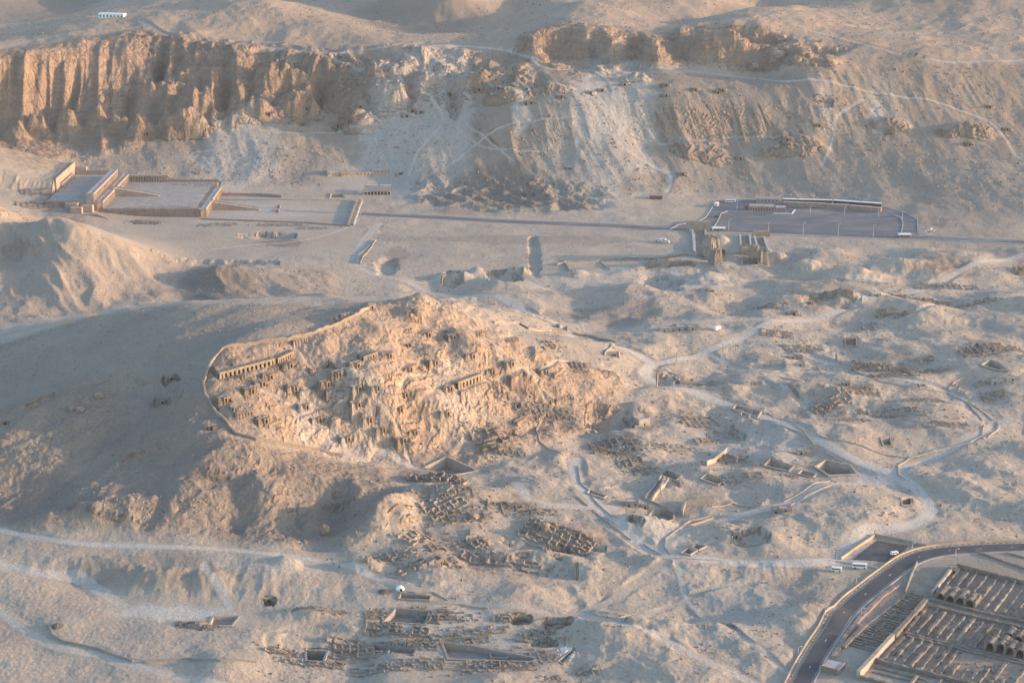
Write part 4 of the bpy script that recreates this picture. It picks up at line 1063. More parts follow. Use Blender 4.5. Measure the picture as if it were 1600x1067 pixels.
# ------------------------------------------------------------------ low stone walls
WALLS = [
 ([(1200,645),(1250,670),(1300,688),(1360,703),(1420,717)],.9,.7,'long thin wall along the right side of the wide main track'),
 ([(1205,664),(1250,677),(1272,695)],1.1,.8,'short wall on the near edge of the main track, above the ruined hut'),
 ([(1292,708),(1306,716),(1322,726)],.9,.7,'short slanting wall ending above the biggest pit'),
 ([(1420,717),(1403,728),(1404,742),(1415,750)],.9,.7,'hooked wall round the sand bank at the track junction'),
 ([(1421,715),(1450,708),(1480,700),(1515,692),(1534,682),(1538,664)],.9,.7,'wall on the upper side of the right-hand loop track'),
 ([(1544,684),(1562,670)],.9,.7,'stub of wall on the outer side of the loop track'),
 ([(1438,608),(1482,615),(1512,630),(1535,658)],.9,.7,'curving wall inside the upper bend of the loop track'),
 ([(1482,611),(1491,597),(1507,589)],.9,.7,'left wall of the short paved side lane'),
 ([(1496,616),(1502,601),(1513,597),(1533,596)],.9,.7,'right wall of the short paved side lane, turning right'),
 ([(1512,628),(1530,640),(1551,658)],.9,.7,'straight wall outside the upper bend of the loop track'),
 ([(1307,552),(1309,566),(1342,583),(1375,596),(1432,607)],.9,.7,'long wall below the excavated brick rooms on the right'),
 ([(903,728),(907,755),(927,780),(967,810)],.8,.7,'curving wall on the right edge of the track descending to the junction'),
 ([(925,797),(955,820),(987,844)],.8,.7,'straight sunlit wall on the left edge of the descending track'),
 ([(900,775),(919,791)],.8,.7,'short wall between the two branches of the sand track'),
 ([(1005,850),(1035,867)],.8,.7,'wall stub just left of the track junction'),
 ([(1048,866),(1039,855),(1040,842),(1056,830),(1085,820),(1113,808)],.8,.7,'bowed wall round the sandy bowl at the junction'),
 ([(1052,872),(1090,874),(1128,876)],.5,.6,'straight low edging along the lower track'),
 ([(1233,792),(1260,775),(1300,758)],.8,.7,'wall on the near side of the track climbing to the junction'),
 ([(1225,784),(1255,768),(1297,752)],.8,.7,'wall on the far side of the track climbing to the junction'),
 ([(1112,792),(1145,787),(1188,790)],.8,.7,'low wall running right from the grey quarry pit'),
 ([(772,505),(812,507),(826,515),(862,516),(895,522),(925,526),(962,536)],1.8,1.0,'dark stone wall down the far side of the hill beside the footpath'),
 ([(960,538),(952,546),(944,556)],1.4,.9,'short wall crossing the tail of the hill'),
 ([(75,975),(83,993),(100,1003),(150,1013),(208,1034)],1.5,1.4,'rough dry-stone bank along the sunk track at bottom left'),
 ([(228,1035),(290,1029),(345,1033),(400,1035)],1.4,1.2,'rough stone wall running right along the bottom left plain'),
 ([(870,415),(885,411),(960,406),(1082,401)],2.2,1.2,'long thin enclosure wall of the ruined valley temple'),
 ([(879,407),(888,420),(897,432),(903,429)],1.6,1.6,'double end wall of the ruined valley temple'),
 ([(888,412),(938,410),(954,423)],1.2,1.0,'square outline of low foundations inside the valley temple enclosure'),
 ([(683,942),(720,945),(763,951)],1.0,.9,'straight low wall right of the white tent'),
 ([(676,925),(700,938)],.9,.8,'short slanting wall above the white tent court'),
 ([(790,838),(820,845),(848,856),(855,864)],1.2,.9,'dark sunk wall in the lower centre debris'),
 ([(735,828),(734,845),(737,856)],1.6,.8,'upright wall stub left of the collapsed house'),
 ([(853,645),(843,660),(838,672),(843,690),(858,702),(880,712)],.8,.7,'thin winding wall left of the grey brick houses'),
 ([(914,655),(926,662),(935,674)],.8,.7,'thin bowed wall over the dark sand hollow'),
 ([(1107,668),(1130,680),(1160,687)],1.2,.8,'wall holding the dark bank above the ruined rooms'),
 ([(1020,578),(1040,578),(1056,586)],.8,.7,'low curved wall inside the track bend by the hill tail'),
 ([(1254,672),(1262,684),(1271,695)],1.2,.7,'thin bent wall beside the main track'),
 ([(1340,645),(1370,648),(1420,645),(1450,650)],1.2,1.0,'long broken brick wall in the reddish debris field'),
 ([(1200,437),(1262,437),(1330,440),(1440,447)],.7,.8,'low edging of the upper cross track'),
 ([(1245,775),(1270,766)],.6,.6,'scrap of wall near the climbing track'),
 ([(580,383),(571,391),(560,400),(557,412)],1.6,.9,'left wall of the sunken lane in the valley'),
 ([(588,376),(578,390),(567,402),(563,413)],1.6,.9,'right wall of the sunken lane in the valley'),
 ([(1325,876),(1346,866),(1360,850)],.6,.6,'faint kerb inside the small car park'),
 ([(802,505),(818,508)],1,.7,'stub of wall by the footpath fork behind the hill'),
 ([(1237,1035),(1290,1040)],.1,.1,'x'),
]
for px, h, th, lab in WALLS:
    if lab == 'x' or 'faint' in lab or 'scrap' in lab or 'stub of wall by' in lab: continue
    lw('low_wall', lab, 'low wall', px, h*.8, th*.62, 'plaster' if h < 1.3 else 'stone', .12 if h > 1.3 else .06, group='low walls of stone and plaster')
lw('hill_wall', 'long rough stone wall curving round the crest and end of the sunlit hill', 'stone wall',
   [(583,477),(560,492),(530,507),(490,522),(450,532),(400,538),(348,547),(328,570),(318,600),(322,620),(340,648),(370,680),(400,688),(450,697),(500,705),(535,714)], 2.2, 1.3, 'rubble', .3, 2.5)

# ------------------------------------------------------------------ ruined mud-brick houses: broken rooms and tumbled brick
def rockmesh(mb, p, r, flat=.7):
    n = len(mb.v); k = 6
    for z, s in ((-.2, 1.0), (.45*flat, .9), (.85*flat, .45)):
        for i in range(k):
            t = 2*math.pi*i/k + z; q = r*s*rng.uniform(.7, 1.15)
            mb.v.append((p[0]+math.cos(t)*q, p[1]+math.sin(t)*q, p[2]+z*r))
    for a in (0, 1):
        for i in range(k):
            j = (i+1) % k; mb.f.append((n+a*k+i, n+a*k+j, n+a*k+k+j, n+a*k+k+i)); mb.mi.append(0)
    mb.f.append(tuple(n+2*k+i for i in range(k))); mb.mi.append(0)
def ruin(u, v, rot, nx, ny, cell, h, label, mat='mudbrick', miss=.3, rub=50, name='ruined_house', cat='ruined house', group='ruined mud-brick houses', spread=1.2):
    nx, ny, cell = int(round(nx*1.1)), int(round(ny*1.3+.2)), cell*.86; h *= .85; rot += rng.uniform(-.12, .12)
    c = hit(u, v); t = thing(name, label, cat, (c[0], c[1], c[2]), group); cr, sr = math.cos(rot), math.sin(rot)
    def W(i, j): 
        a, b = (i-nx/2)*cell, (j-ny/2)*cell*.9; return (c[0]+a*cr-b*sr, c[1]+a*sr+b*cr)
    for i in range(nx+1):
        for j in range(ny+1):
            for di, dj in ((1,0),(0,1)):
                if i+di > nx or j+dj > ny or rng.random() < miss: continue
                a, b = W(i, j), W(i+di*rng.uniform(.6,1.0), j+dj*rng.uniform(.6,1.0)); mb = MB()
                h0, h1 = h*rng.uniform(.4,1.15), h*rng.uniform(.4,1.15); L = math.hypot(b[0]-a[0], b[1]-a[1])+.01
                g0 = min(G(*a), G(*b))
                wall(mb, [a, b], 0, .95, 1.2, .35, top=lambda x, y: max(G(x,y)+.25, g0*0 + G(x,y) + h0+(h1-h0)*math.hypot(x-a[0],y-a[1])/L))
                mb.obj('wall', MT['rubble' if rng.random() < .3 else mat if rng.random() < .75 else 'darkbrick' if mat != 'darkbrick' else 'mudbrick'], t)
    mb = MB()
    for _ in range(rub):
        a, b = rng.gauss(0, nx*cell*.36*spread), rng.gauss(0, ny*cell*.36*spread); x, y = c[0]+a*cr-b*sr, c[1]+a*sr+b*cr
        rockmesh(mb, (x, y, G(x, y)), .25 + .95*rng.random()**2.2, .9)
    o = mb.obj('rubble', MT['rubble' if rng.random() < .5 else mat], t); o['kind'] = 'stuff'
    return t
RUINS = [
 (768,688,.5,4,3,6.5,3.0,'grey-brown ruined houses with toppled beams left of the rock pillar','darkbrick'),
 (800,706,.3,4,1,5,1.8,'scatter of white blocks and low walls right of the rock pillar','rubble'),
 (962,698,.1,6,4,5.5,2.2,'large cluster of grey roofless rooms with upright white slabs','darkbrick'),
 (985,722,.4,4,2,5,1.8,'tail of tumbled walls below the cluster of grey rooms','mudbrick'),
 (1528,551,.1,5,3,5,2.6,'dark ruined rooms left of the pale five-sided pit','darkbrick'),
 (1570,546,.2,5,3,5.5,2.4,'dark ruined rooms with rounded walls at the right edge','mudbrick'),
 (1380,574,.0,9,3,5.5,2.6,'long block of excavated brick rooms on the sand slope','mudbrick'),
 (1395,587,.1,8,1,5,2.0,'row of low brick footings under the long block of rooms','darkbrick'),
 (1448,582,.05,5,1,6,2.0,'small separate block of brick rooms right of the long one','mudbrick'),
 (1447,563,.1,3,1,5,2.2,'little group of brick huts above the separate block','mudbrick'),
 (692,790,.7,5,3,5,2.0,'yellowish broken walls on the slope below the triangular court','mudbrick'),
 (728,805,.3,6,2,5,1.6,'brown tumbled walls in the middle of the lower debris slope','darkbrick'),
 (800,792,.2,6,1,5,2.2,'string of jagged brick stumps along the crumbling bank','darkbrick'),
 (750,848,.6,3,2,5,3.2,'collapsed house with leaning lit wall by the upright wall stub','mudbrick'),
 (700,855,.5,5,2,5,1.6,'faint ruined rooms above the lower rock bank','darkbrick'),
 (648,840,.8,4,2,5,1.6,'broken terrace walls at the foot of the rocky bluff','mudbrick'),
 (790,880,-.15,9,1,6,1.8,'crumbled wall line along the dark gully, lower centre','darkbrick'),
 (1142,718,.2,4,2,5,1.8,'dark rubble-filled rooms behind the sunlit end wall','darkbrick'),
 (1160,746,.1,5,1,5,1.2,'spread of grey footings right of the wedge-shaped court','mudbrick'),
 (1235,745,.0,3,1,4,.8,'few footings below the joined courts','rubble'),
 (1300,628,.5,5,2,5.5,2.2,'jagged grey outcrop of ruined walls on the round knoll','mudbrick'),
 (1345,612,.1,5,2,5,2.0,'broken grey houses behind the orange-lit pair','mudbrick'),
 (1285,640,.4,4,2,5,1.6,'low wrecked rooms down the left side of the knoll','greybrick'),
 (1255,545,.1,6,2,5,1.2,'grey terrace footings left of the red-lit hut','greybrick'),
 (1215,522,.0,5,2,5,1.0,'faint footings beside the upper track','greybrick'),
 (1382,490,.1,3,1,6,2.6,'crumbling brick tower pair on the upper crest','mudbrick'),
 (1408,494,.3,3,1,5,2.4,'smaller brick remains right of the crest pair','mudbrick'),
 (1440,470,.0,9,1,6,2.4,'row of excavated dark openings along the far terrace','darkbrick'),
 (1480,478,.0,10,1,5,1.6,'second, lower row of excavated rooms on the far terrace','mudbrick'),
 (1478,448,.0,10,1,6,1.4,'grey foundation strip under the far terrace wall','greybrick'),
 (1595,425,.2,2,2,6,5.0,'tall brown brick tower remnant at the far right edge','darkbrick'),
 (1552,620,.1,4,2,5,1.6,'reddish tumbled rooms right of the side lane','darkbrick'),
 (1540,598,.1,4,1,5,1.4,'low reddish footings beside the side lane','mudbrick'),
 (1480,662,.2,5,1,6,.9,'patch of reddish brick scatter in the loop of the track','darkbrick'),
 (1390,648,.0,7,1,6,1.4,'broken brick line with openings in the debris field','darkbrick'),
 (1090,660,.4,5,3,5,1.2,'low brown footings on the slope right of the lit house','darkbrick'),
 (1105,690,.4,4,1,5,1.6,'small crags of brick above the dark bank','mudbrick'),
 (905,575,.3,3,2,4.5,2.2,'stone huts on the tail of the hill near the notch','stone'),
 (938,580,.3,5,1,5,1.4,'terraced wall fragments below the tail of the hill','mudbrick'),
 (860,540,.5,4,2,4.5,1.6,'broken sheds on the lit right shoulder of the hill','mudbrick'),
 (780,615,.3,4,2,4,1.6,'dark rubble mound beside the seven-opening facade','mudbrick'),
 (835,640,.3,5,1,5,1.8,'jagged brown wall fringe below the hill shoulder','mudbrick'),
 (870,648,.2,5,2,5,1.6,'dark tumbled terrace over the winding thin wall','darkbrick'),
 (640,745,.35,0,0,5,1,'x','mudbrick'),
 (790,966,.0,3,1,5,1.6,'black heap of stones beside the dark hollow, lower centre','darkbrick'),
 (845,1005,.0,5,1,5,1.2,'grey stone heap right of the wide excavation','greybrick'),
 (846,988,.1,3,1,4,1.2,'few dark stones with a reddish block above the grey heap','darkbrick'),
 (660,975,.0,5,1,5,1.6,'grey rubble fringe between the two excavated courts','greybrick'),
 (535,1008,.1,4,1,5,1.6,'crumbling yellow-grey walls left of the long cutting','mudbrick'),
 (440,1018,.0,4,1,5,1.6,'dark red-brown ledges in the bottom left diggings','darkbrick'),
 (640,1015,.0,6,1,5,1.4,'grey masonry remains between the cuttings','stone'),
 (780,1045,.1,8,1,5,1.0,'ghostly grid of low footings at the bottom edge','greybrick'),
 (52,322,.3,5,2,6,2.0,'jumble of toppled columns and blocks left of the great temple','rubble'),
 (62,303,.2,6,1,6,2.2,'rows of white stone stumps on the ruined platform left of the temple','rubble'),
 (340,352,.0,6,1,6,.9,'dotted stone footings in front of the temple wall','rubble'),
 (440,352,.0,10,1,5,.8,'regular rows of stacked stone blocks near the temple gate','rubble'),
 (230,349,.0,5,1,5,1.0,'dark oval heap of stones below the temple terrace','darkbrick'),
 (490,357,.2,6,1,4.5,.8,'slanting rows of laid-out blocks right of the stone stacks','stone'),
 (1100,455,.1,3,1,6,1.8,'small brick ruin on the lit mound','mudbrick'),
 (1240,490,.1,2,1,5,1.6,'small dark ruin at the foot of the lit bank','darkbrick'),
 (1300,465,.1,7,1,5,1.2,'grey excavated terraces below the dark sand hill','greybrick'),
 (920,1048,.0,3,1,4,1.2,'reddish stones near the bottom edge','rubble'),
 (860,1062,.2,3,1,4,1.0,'small yellow-topped stone pile at the bottom edge','rubble'),
 (1010,875,.0,0,0,5,1,'x','mudbrick'),
 (595,1045,.0,6,1,5,.9,'faint stone edging in the bottom sands','rubble'),
 (700,1000,.0,9,1,5,1.8,'grey wall stubs along the rear edge of the wide excavation','greybrick'),
 (745,985,.1,6,1,5,1.2,'slanting grey footings above the wide excavation','greybrick'),
 (620,985,.0,7,1,5,2.0,'dark broken brick front below the terraced court','darkbrick'),
 (560,1020,.1,5,2,5,2.2,'ruined chambers between the two leftmost cuttings','mudbrick'),
 (730,1040,.0,9,1,5,1.6,'brown ledge of brick under the wide excavation','mudbrick'),
 (650,1035,.0,6,1,5,1.4,'low brick heap with one lit end below the long cutting','mudbrick'),
 (830,1035,.1,5,2,5,1.2,'tumbled stone between the deep shaft and the narrow trench','stone'),
 (590,965,.1,3,2,5,1.2,'grey ledges left of the terraced court','greybrick'),
 (700,960,.0,5,2,5,1.0,'levelled grey rubble field around the digging party','greybrick'),
 (490,1035,.0,6,1,5,1.2,'brown fringe of fallen brick below the left cutting','darkbrick'),
 (620,870,.5,5,2,5,1.6,'brown broken slope walls under the rocky bluff','mudbrick'),
 (660,880,.5,6,1,5,2.4,'jagged lit wall of brick climbing beside the dark gully','mudbrick'),
 (840,800,.2,5,1,5,1.4,'torn bank of dark brick by the short sand track','darkbrick'),
 (700,765,.2,6,2,5,1.6,'brick scatter in front of the tall roofless rooms','mudbrick'),
 (1050,700,.3,5,1,5,1.0,'low stones on the slope between the two footpaths','mudbrick'),
 (1010,735,.3,4,2,5,1.0,'faint brown walls above the square sunk court','mudbrick'),
 (1330,655,.1,4,1,5,1.0,'brown patch of brick left of the long broken wall','darkbrick'),
 (1450,625,.1,6,1,5,.9,'thin brown rubble line below the upper loop track','mudbrick'),
 (1200,480,.1,4,1,5,1.2,'grey stumps beside the upper cross track','greybrick'),
 (1540,470,.0,4,1,5,1.4,'dark hole and walls near the right edge of the far terrace','darkbrick'),
]
for (u, v, rot, nx, ny, cell, h, lab, mt) in RUINS:
    if lab == 'x': continue
    ruin(u, v, rot, nx, ny, cell, h, lab, mt, .3, rub=int(20 + nx*max(ny,1)*5))
ruin(870,838,-.32,8,3,5.6,2.2,'roofless dark brick compound sunk in the lower centre sand','darkbrick',.12,30)
ruin(684,749,-.22,6,2,6.0,3.4,'block of tall roofless brick rooms in front of the triangular court','darkbrick',.12,20)

# ------------------------------------------------------------------ flat-roofed houses
def house(u, v, label, blocks, mat='mudbrick', rot=0.0, name='mud_brick_house', cat='house', group=None, roof='roofslab'):
    """blocks: (dx, dy, lx, ly, h, windows)"""
    c = hit(u, v); t = thing(name, label, cat, c, group); cr, sr = math.cos(rot), math.sin(rot)
    for dx, dy, lx, ly, h, nwin in blocks:
        x, y = c[0]+dx*cr-dy*sr, c[1]+dx*sr+dy*cr; z = min(G(x, y), G(x+lx/2*cr, y+lx/2*sr), G(x-lx/2*cr, y-lx/2*sr))
        mb = MB(); mb.box((x, y, z-1), (lx, ly, h+1), rot, jit=.05); w_ = mb.obj('wall', MT[mat], t)
        mb = MB(); mb.box((x, y, z+h-.02), (lx-.6, ly-.6, .12), rot); mb.obj('roof', MT[roof], t)
        mb = MB()
        for sx, sy, a, b in ((0,-1,lx,.35),(0,1,lx,.35),(1,0,.35,ly-.7),(-1,0,.35,ly-.7)):
            ox, oy = sx*(lx/2-.175), sy*(ly/2-.175); mb.box((x+ox*cr-oy*sr, y+ox*sr+oy*cr, z+h-.1), (a, b, .6), rot)
        mb.obj('parapet', MT[mat], t)
        for i in range(nwin):
            ox = (i+.5)/nwin*lx - lx/2; oy = -ly/2
            door = (i == 0)
            mb = MB(); wz = z + (0 if door else h*.4); hh = 2.1 if door else 1.1
            mb.box((x+ox*cr-oy*sr, y+ox*sr+oy*cr, wz), (1.1, .16, hh), rot); mb.obj('door' if door else 'window', MT['dark_shade'], t)
    return t
house(1062,516,'low mud-brick house with pale plaster rooms and yard beside the white truck',[(-9,0,14,7,3.2,2),(2,2,9,8,3.0,2),(10,-1,7,5,2.8,1),(0,7,10,4,3.4,0),(12,5,6,4,2.6,0)],'plaster')
house(1238,560,'small reddish hut beside the parked white car','[]' and [(0,0,7,5,2.8,1),(6,1,4,4,2.2,0)],'mudbrick')
house(1251,574,'walled yard with a ruined grey room, right of the hut',[(0,4,7,4,2.6,1),(-12,0,1,12,2.4,0),(13,0,1,9,1.4,0),(2,-6,24,.8,1.0,0)],'plaster')
house(1350,606,'orange-lit square mud hut on the crest of the knoll',[(0,0,5,5,3.6,1),(5,1,4,3,2.4,0)],'plaster')
house(1321,602,'reddish ruined hut left of the orange-lit one',[(0,0,6,4,3.0,1)],'mudbrick')
house(1256,708,'broken orange brick hut beside the main track',[(-2,0,6,4,3.2,1),(4,-1,5,3,1.8,0)],'plaster')
house(995,790,'dark square house at the lower end of the sunlit ramps',[(-3,0,8,6,3.6,2),(5,1,5,5,3.2,1)],'mudbrick')
house(1219,799,'ruined brick house by the track with an open right side',[(-3,0,5,4,3.0,1),(3,0,8,5,2.8,1)],'mudbrick')
house(1003,662,'sunlit pale house with dark doorway on the small rise',[(0,0,9,7,5.0,1),(-6,2,4,4,3,0)],'plaster',.5)
house(1571,595,'long pale hut with a lit right end below the five-sided pit',[(-6,0,9,5,2.8,2),(5,0,10,4,2.4,1)],'plaster')
house(1150,836,'small reddish brick kiln house over the dark pool hollow',[(0,0,4,4,3.6,1)],'mudbrick')
house(1460,895,'square brown guard hut at the corner of the brick storerooms',[(0,0,4,4,3.2,1)],'mudbrick') if False else None
house(1489,894,'square brown guard hut at the corner of the brick storerooms',[(0,0,4.5,4,3.6,1)],'mudbrick')
house(581,482,'tiny pale lookout hut at the top end of the hill wall',[(0,0,5,4,3.4,1)],'plaster',.3)
house(877,513,'pair of tiny stone huts where the hill wall meets the footpath',[(-3,0,3.5,3,2.2,1),(3,-1,3.5,3,2.2,0)],'stone')
house(1318,603,'x',[],'mudbrick') if False else None
house(1487,873,'small brown shed beside the lamp post right of the bend',[(0,0,3.5,3,2.2,1)],'mudbrick') if False else None
house(131,500,'sunlit brick garden wall with a gap, left middle valley',[(-8,0,11,1.0,2.6,0),(6,3,9,1.0,2.6,0)],'yellow',.25,'brick_wall','brick wall')
house(1145,722,'x',[],'mudbrick') if False else None
# sunlit ramp walls leading to the square court
for a, b, h, lab in [((1036,746),(1008,781),1.6,'outermost left ramp wall running down from the square court'),((1044,751),(1018,784),2.4,'middle sunlit ramp wall with a stepped top'),((1062,752),(1064,762),2.6,'short sunlit wall end beside the square court'),
                     ((1008,781),(1042,794),1.4,'low double kerb at the foot of the ramp walls'),((1038,750),(1031,768),3.0,'innermost sunlit wall of the ramps')]:
    lw('ramp_wall', lab, 'ramp wall', [a, b], h, 1.2, 'plaster', .08)
lw('court_wall', 'tall sunlit orange wall running uphill left of the dark rubble rooms', 'wall', [(1104,728),(1120,719),(1135,706)], 3.4, 1.0, 'plaster', .15)
lw('court_wall', 'thin L-shaped wall behind the dark rubble rooms', 'wall', [(1135,711),(1153,717),(1150,725)], 1.6, .8, 'plaster', .1)
lw('court_wall', 'curved wall joining the oblong court to the largest pit', 'wall', [(1206,717),(1225,727),(1240,731),(1274,729)], 1.2, .8, 'plaster', .05)
lw('court_wall', 'short pale wall beside the wedge-shaped court', 'wall', [(1120,758),(1127,755),(1133,759)], 1.2, .8, 'plaster', .05)
lw('court_wall', 'grey quarry wall with broad steps right of the six-sided court', 'wall', [(1065,806),(1070,790),(1115,786)], 4.0, 1.5, 'stone', .2)
lw('bay_wall', 'first cross wall of the three-bay court', 'wall', [(1157,650),(1163,641)], 1.4, .8, 'plaster', .05)
lw('bay_wall', 'second cross wall of the three-bay court', 'wall', [(1170,653),(1176,644)], 1.4, .8, 'plaster', .05)
lw('retaining_wall', 'long curved retaining wall with a shaded face below the track bend', 'wall', [(1056,592),(1063,600),(1090,602),(1135,597)], 2.6, .9, 'plaster', .1)
lw('retaining_wall', 'stepped pale foot wall of the track bend retaining bank', 'wall', [(1050,601),(1060,592)], 1.8, 2.4, 'plaster', .1)

# ------------------------------------------------------------------ the terraced temple
def slab(name, x0, x1, y0, y1, z0, z1, mat, t, jit=0):
    mb = MB(); mb.box(((x0+x1)/2, (y0+y1)/2, z0), (x1-x0, y1-y0, z1-z0)); o = mb.obj(name, MT[mat], t); return o
T = thing('terraced_temple', 'great terraced temple with colonnades and two long ramps under the cliff', 'temple', (-303, 1860, 33))
slab('lower_terrace', -402, -303, 1823, 1957, 29, 40.6, 'temple_red', T)
slab('court_floor', -397, -308.5, 1824.4, 1951, 40.61, 40.8, 'paving', T)
slab('terrace_parapet', -402, -303, 1822.4, 1824.2, 40.6, 41.9, 'temple', T)
# front colonnades of the lower terrace, facing right
def colonnade(x, y0, y1, z, h, n, t, deep=5.0, pil='temple', roof='roofslab', lab=None):
    """pillars in a row along Y, open towards +X"""
    bay = (y1-y0)/n
    for i in range(n+1):
        y = y0 + i*bay; mb = MB(); mb.box((x, y, z), (1.1, bay*.38, h-1.2)); mb.obj('pillar', MT[pil], t)
    slab('architrave', x-.8, x+.8, y0-.8, y1+.8, z+h-1.2, z+h+.5, pil, t)
    slab('roof', x-deep, x-.8, y0-.8, y1+.8, z+h-.9, z+h+.1, roof, t)
    slab('back_wall', x-deep-.4, x-deep+.4, y0-.8, y1+.8, z-.2, z+h-.9, 'darkbrick', t)  # dark albedo paints the shadow gaps between the pillars
colonnade(-297.5, 1823, 1854, 33, 8.2, 11, T, 5.0)
colonnade(-297.5, 1867, 1928, 33, 8.2, 16, T, 5.0)
slab('ramp_stub', -303, -296.6, 1854.2, 1866.8, 29, 40.7, 'temple', T)
def ramp(x0, z0, x1, z1, y0, y1, t):
    mb = MB()
    for y in (y0, y1): mb.v += [(x0,y,z1-6),(x1,y,z1-3),(x1,y,z1),(x0,y,z0)]
    mb.f += [(0,1,2,3),(7,6,5,4),(3,2,6,7),(0,3,7,4),(1,5,6,2),(0,4,5,1)]; mb.mi += [0]*6
    mb.obj('ramp', MT['paving'], t)
    for y in (y0, y1):
        mb = MB()
        for yy in (y-.7, y+.7): mb.v += [(x0,yy,z1-6),(x1,yy,z1-3),(x1,yy,z1+1.0),(x0,yy,z0+1.1)]
        mb.f += [(0,1,2,3),(7,6,5,4),(3,2,6,7),(0,3,7,4),(1,5,6,2),(0,4,5,1)]; mb.mi += [0]*6
        mb.obj('ramp_balustrade', MT['temple'], t)
ramp(-303, 40.7, -250, 32.6, 1856, 1865, T)
# middle terrace block
slab('middle_terrace', -452, -402, 1821, 1958, 38, 48.8, 'temple_red', T)
slab('upper_court_floor', -451, -414, 1824, 1957, 48.81, 49.0, 'paving', T)
colonnade(-397.2, 1823, 1879, 40.8, 7.6, 15, T, 5.0)
colonnade(-397.2, 1893, 1951, 40.8, 7.6, 16, T, 5.0)
slab('ramp_stub', -402, -396.6, 1880.6, 1891.4, 38, 48.9, 'temple', T)
ramp(-402, 48.9, -353, 41.0, 1881.6, 1890.4, T)
# upper portico with statue pillars
colonnade(-405.5, 1823, 1938, 49, 7.4, 20, T, 6.5)
slab('end_wall', -412.5, -404.8, 1820.8, 1822.1, 46, 56.9, 'temple', T)
slab('court_wall', -450, -412.2, 1950, 1951.4, 48, 53.5, 'temple', T)
slab('court_wall', -452, -440, 1952, 1958, 48, 56, 'paving', T)
slab('sanctuary_front', -453, -451.6, 1868, 1953, 49, 61.6, 'temple', T)
for i in range(9):
    mb = MB(); mb.box((-449.6, 1884+i*6.2, 49), (1.0, 2.2, 4.2)); mb.obj('niche_pillar', MT['temple'], T)
slab('niche_beam', -450.2, -449, 1882, 1936, 53.2, 54.2, 'temple', T)
# north colonnade of the court, facing the camera
for i in range(16):
    mb = MB(); mb.box((-398+i*2.75, 1951.8, 40.8), (1.15, 1.1, 5.6)); mb.obj('pillar', MT['temple'], T)
slab('architrave', -399, -355.5, 1951.2, 1952.6, 46.4, 47.8, 'temple', T); slab('back_wall', -399, -355.5, 1955.6, 1957, 40, 47.0, 'temple_red', T); slab('roof', -399, -355.5, 1952.6, 1956.4, 46.6, 47.2, 'roofslab', T)
slab('court_wall', -355, -303, 1952, 1953.6, 39, 43.2, 'temple_red', T)
slab('pylon_end', -303.4, -301, 1926.4, 1930, 30, 44.5, 'temple', T)
slab('gate_block', -432, -420, 1815, 1822, 40, 48, 'temple', T); slab('gate_block', -416, -405, 1812, 1820, 38, 46.5, 'temple', T)
slab('small_chapel', -425, -414, 1806, 1813, 40, 46, 'temple', T)
slab('lower_retaining_wall', -415, -398, 1803, 1806, 30, 40, 'temple_red', T)
mb = MB(); mb.v += [(-398,1803,30),(-378,1801,30),(-378,1801,32.5),(-398,1803,40),(-398,1806,30),(-378,1804,30),(-378,1804,32.5),(-398,1806,40)]
mb.f += [(0,1,2,3),(7,6,5,4),(3,2,6,7),(0,3,7,4),(1,5,6,2),(0,4,5,1)]; mb.mi += [0]*6; mb.obj('sloping_wall', MT['temple_red'], T)
# block joints on the retaining wall: shallow pilasters and weathered coping stones
for i in range(24):
    mb = MB(); mb.box((-400+i*4.1, 1822.7, 30), (.5, .7, 10.4)); mb.obj('wall_buttress', MT['temple_red'], T)
for i in range(30):
    mb = MB(); mb.box((-401+i*3.3, 1823.3, 41.9), (rng.uniform(1.6,3.1), 1.6, rng.uniform(.15,.6)), 0, jit=.1); mb.obj('coping_stone', MT['temple'], T)
# rows of laid-out stones on the court floor
sm = MB()
for i in range(150):
    rockmesh(sm, (-355+rng.uniform(-9, 44), 1827+rng.uniform(0, 9), 40.8), rng.uniform(.3,.8), 1)
for i in range(120):
    rockmesh(sm, (-350+rng.uniform(0, 44), 1935+rng.uniform(0, 12), 40.8), rng.uniform(.3,.9), 1)
o = sm.obj('stone_blocks', MT['rubble'], T); o['kind'] = 'stuff'

lwt = lambda lab, px, h, th, mt='temple_red', **k: lw('temple_wall', lab, 'wall', px, h, th, mt, .05, **k)
lwt('long low boundary wall on the far side of the first court', [(338,304),(400,306),(440,309)], 2.6, 1.2)
lwt('thin wall between the first court and the stone stacks', [(312,343),(400,346),(480,349),(548,354)], 1.2, .9)
lwt('low wall continuing behind the first court to the gate', [(345,313),(450,313),(560,314)], 1.0, .8, 'plaster')
t = thing('gate_wall', 'long narrow white-topped gate wall across the temple approach, with posts', 'gate wall', (-156, 1850, 31))
mb = MB(); wall(mb, [(-157,1795),(-157,1905)], 2.6, 1.8, 4, .03); mb.obj('wall', MT['plaster'], t)
mb = MB(); wall(mb, [(-152,1797),(-152,1903)], 1.4, 1.2, 4, .03); mb.obj('front_wall', MT['concrete'], t)
for i in range(9):
    mb = MB(); y = 1800+i*12.5; mb.box((-154.3, y, G(-154.3, y)), (3.8, 1.4, 3.4)); mb.obj('post', MT['plaster'], t)
house(546,329,'x',[],'white') if False else None
# stelae on the causeway
house(435,325,'small pale square kiosk on the far side of the causeway',[(0,0,4,3,2.6,1)],'plaster',0,'kiosk','kiosk'); house(433,332,'small pale square kiosk on the near side of the causeway',[(0,0,4.4,3,2.6,1)],'plaster',0,'kiosk','kiosk')
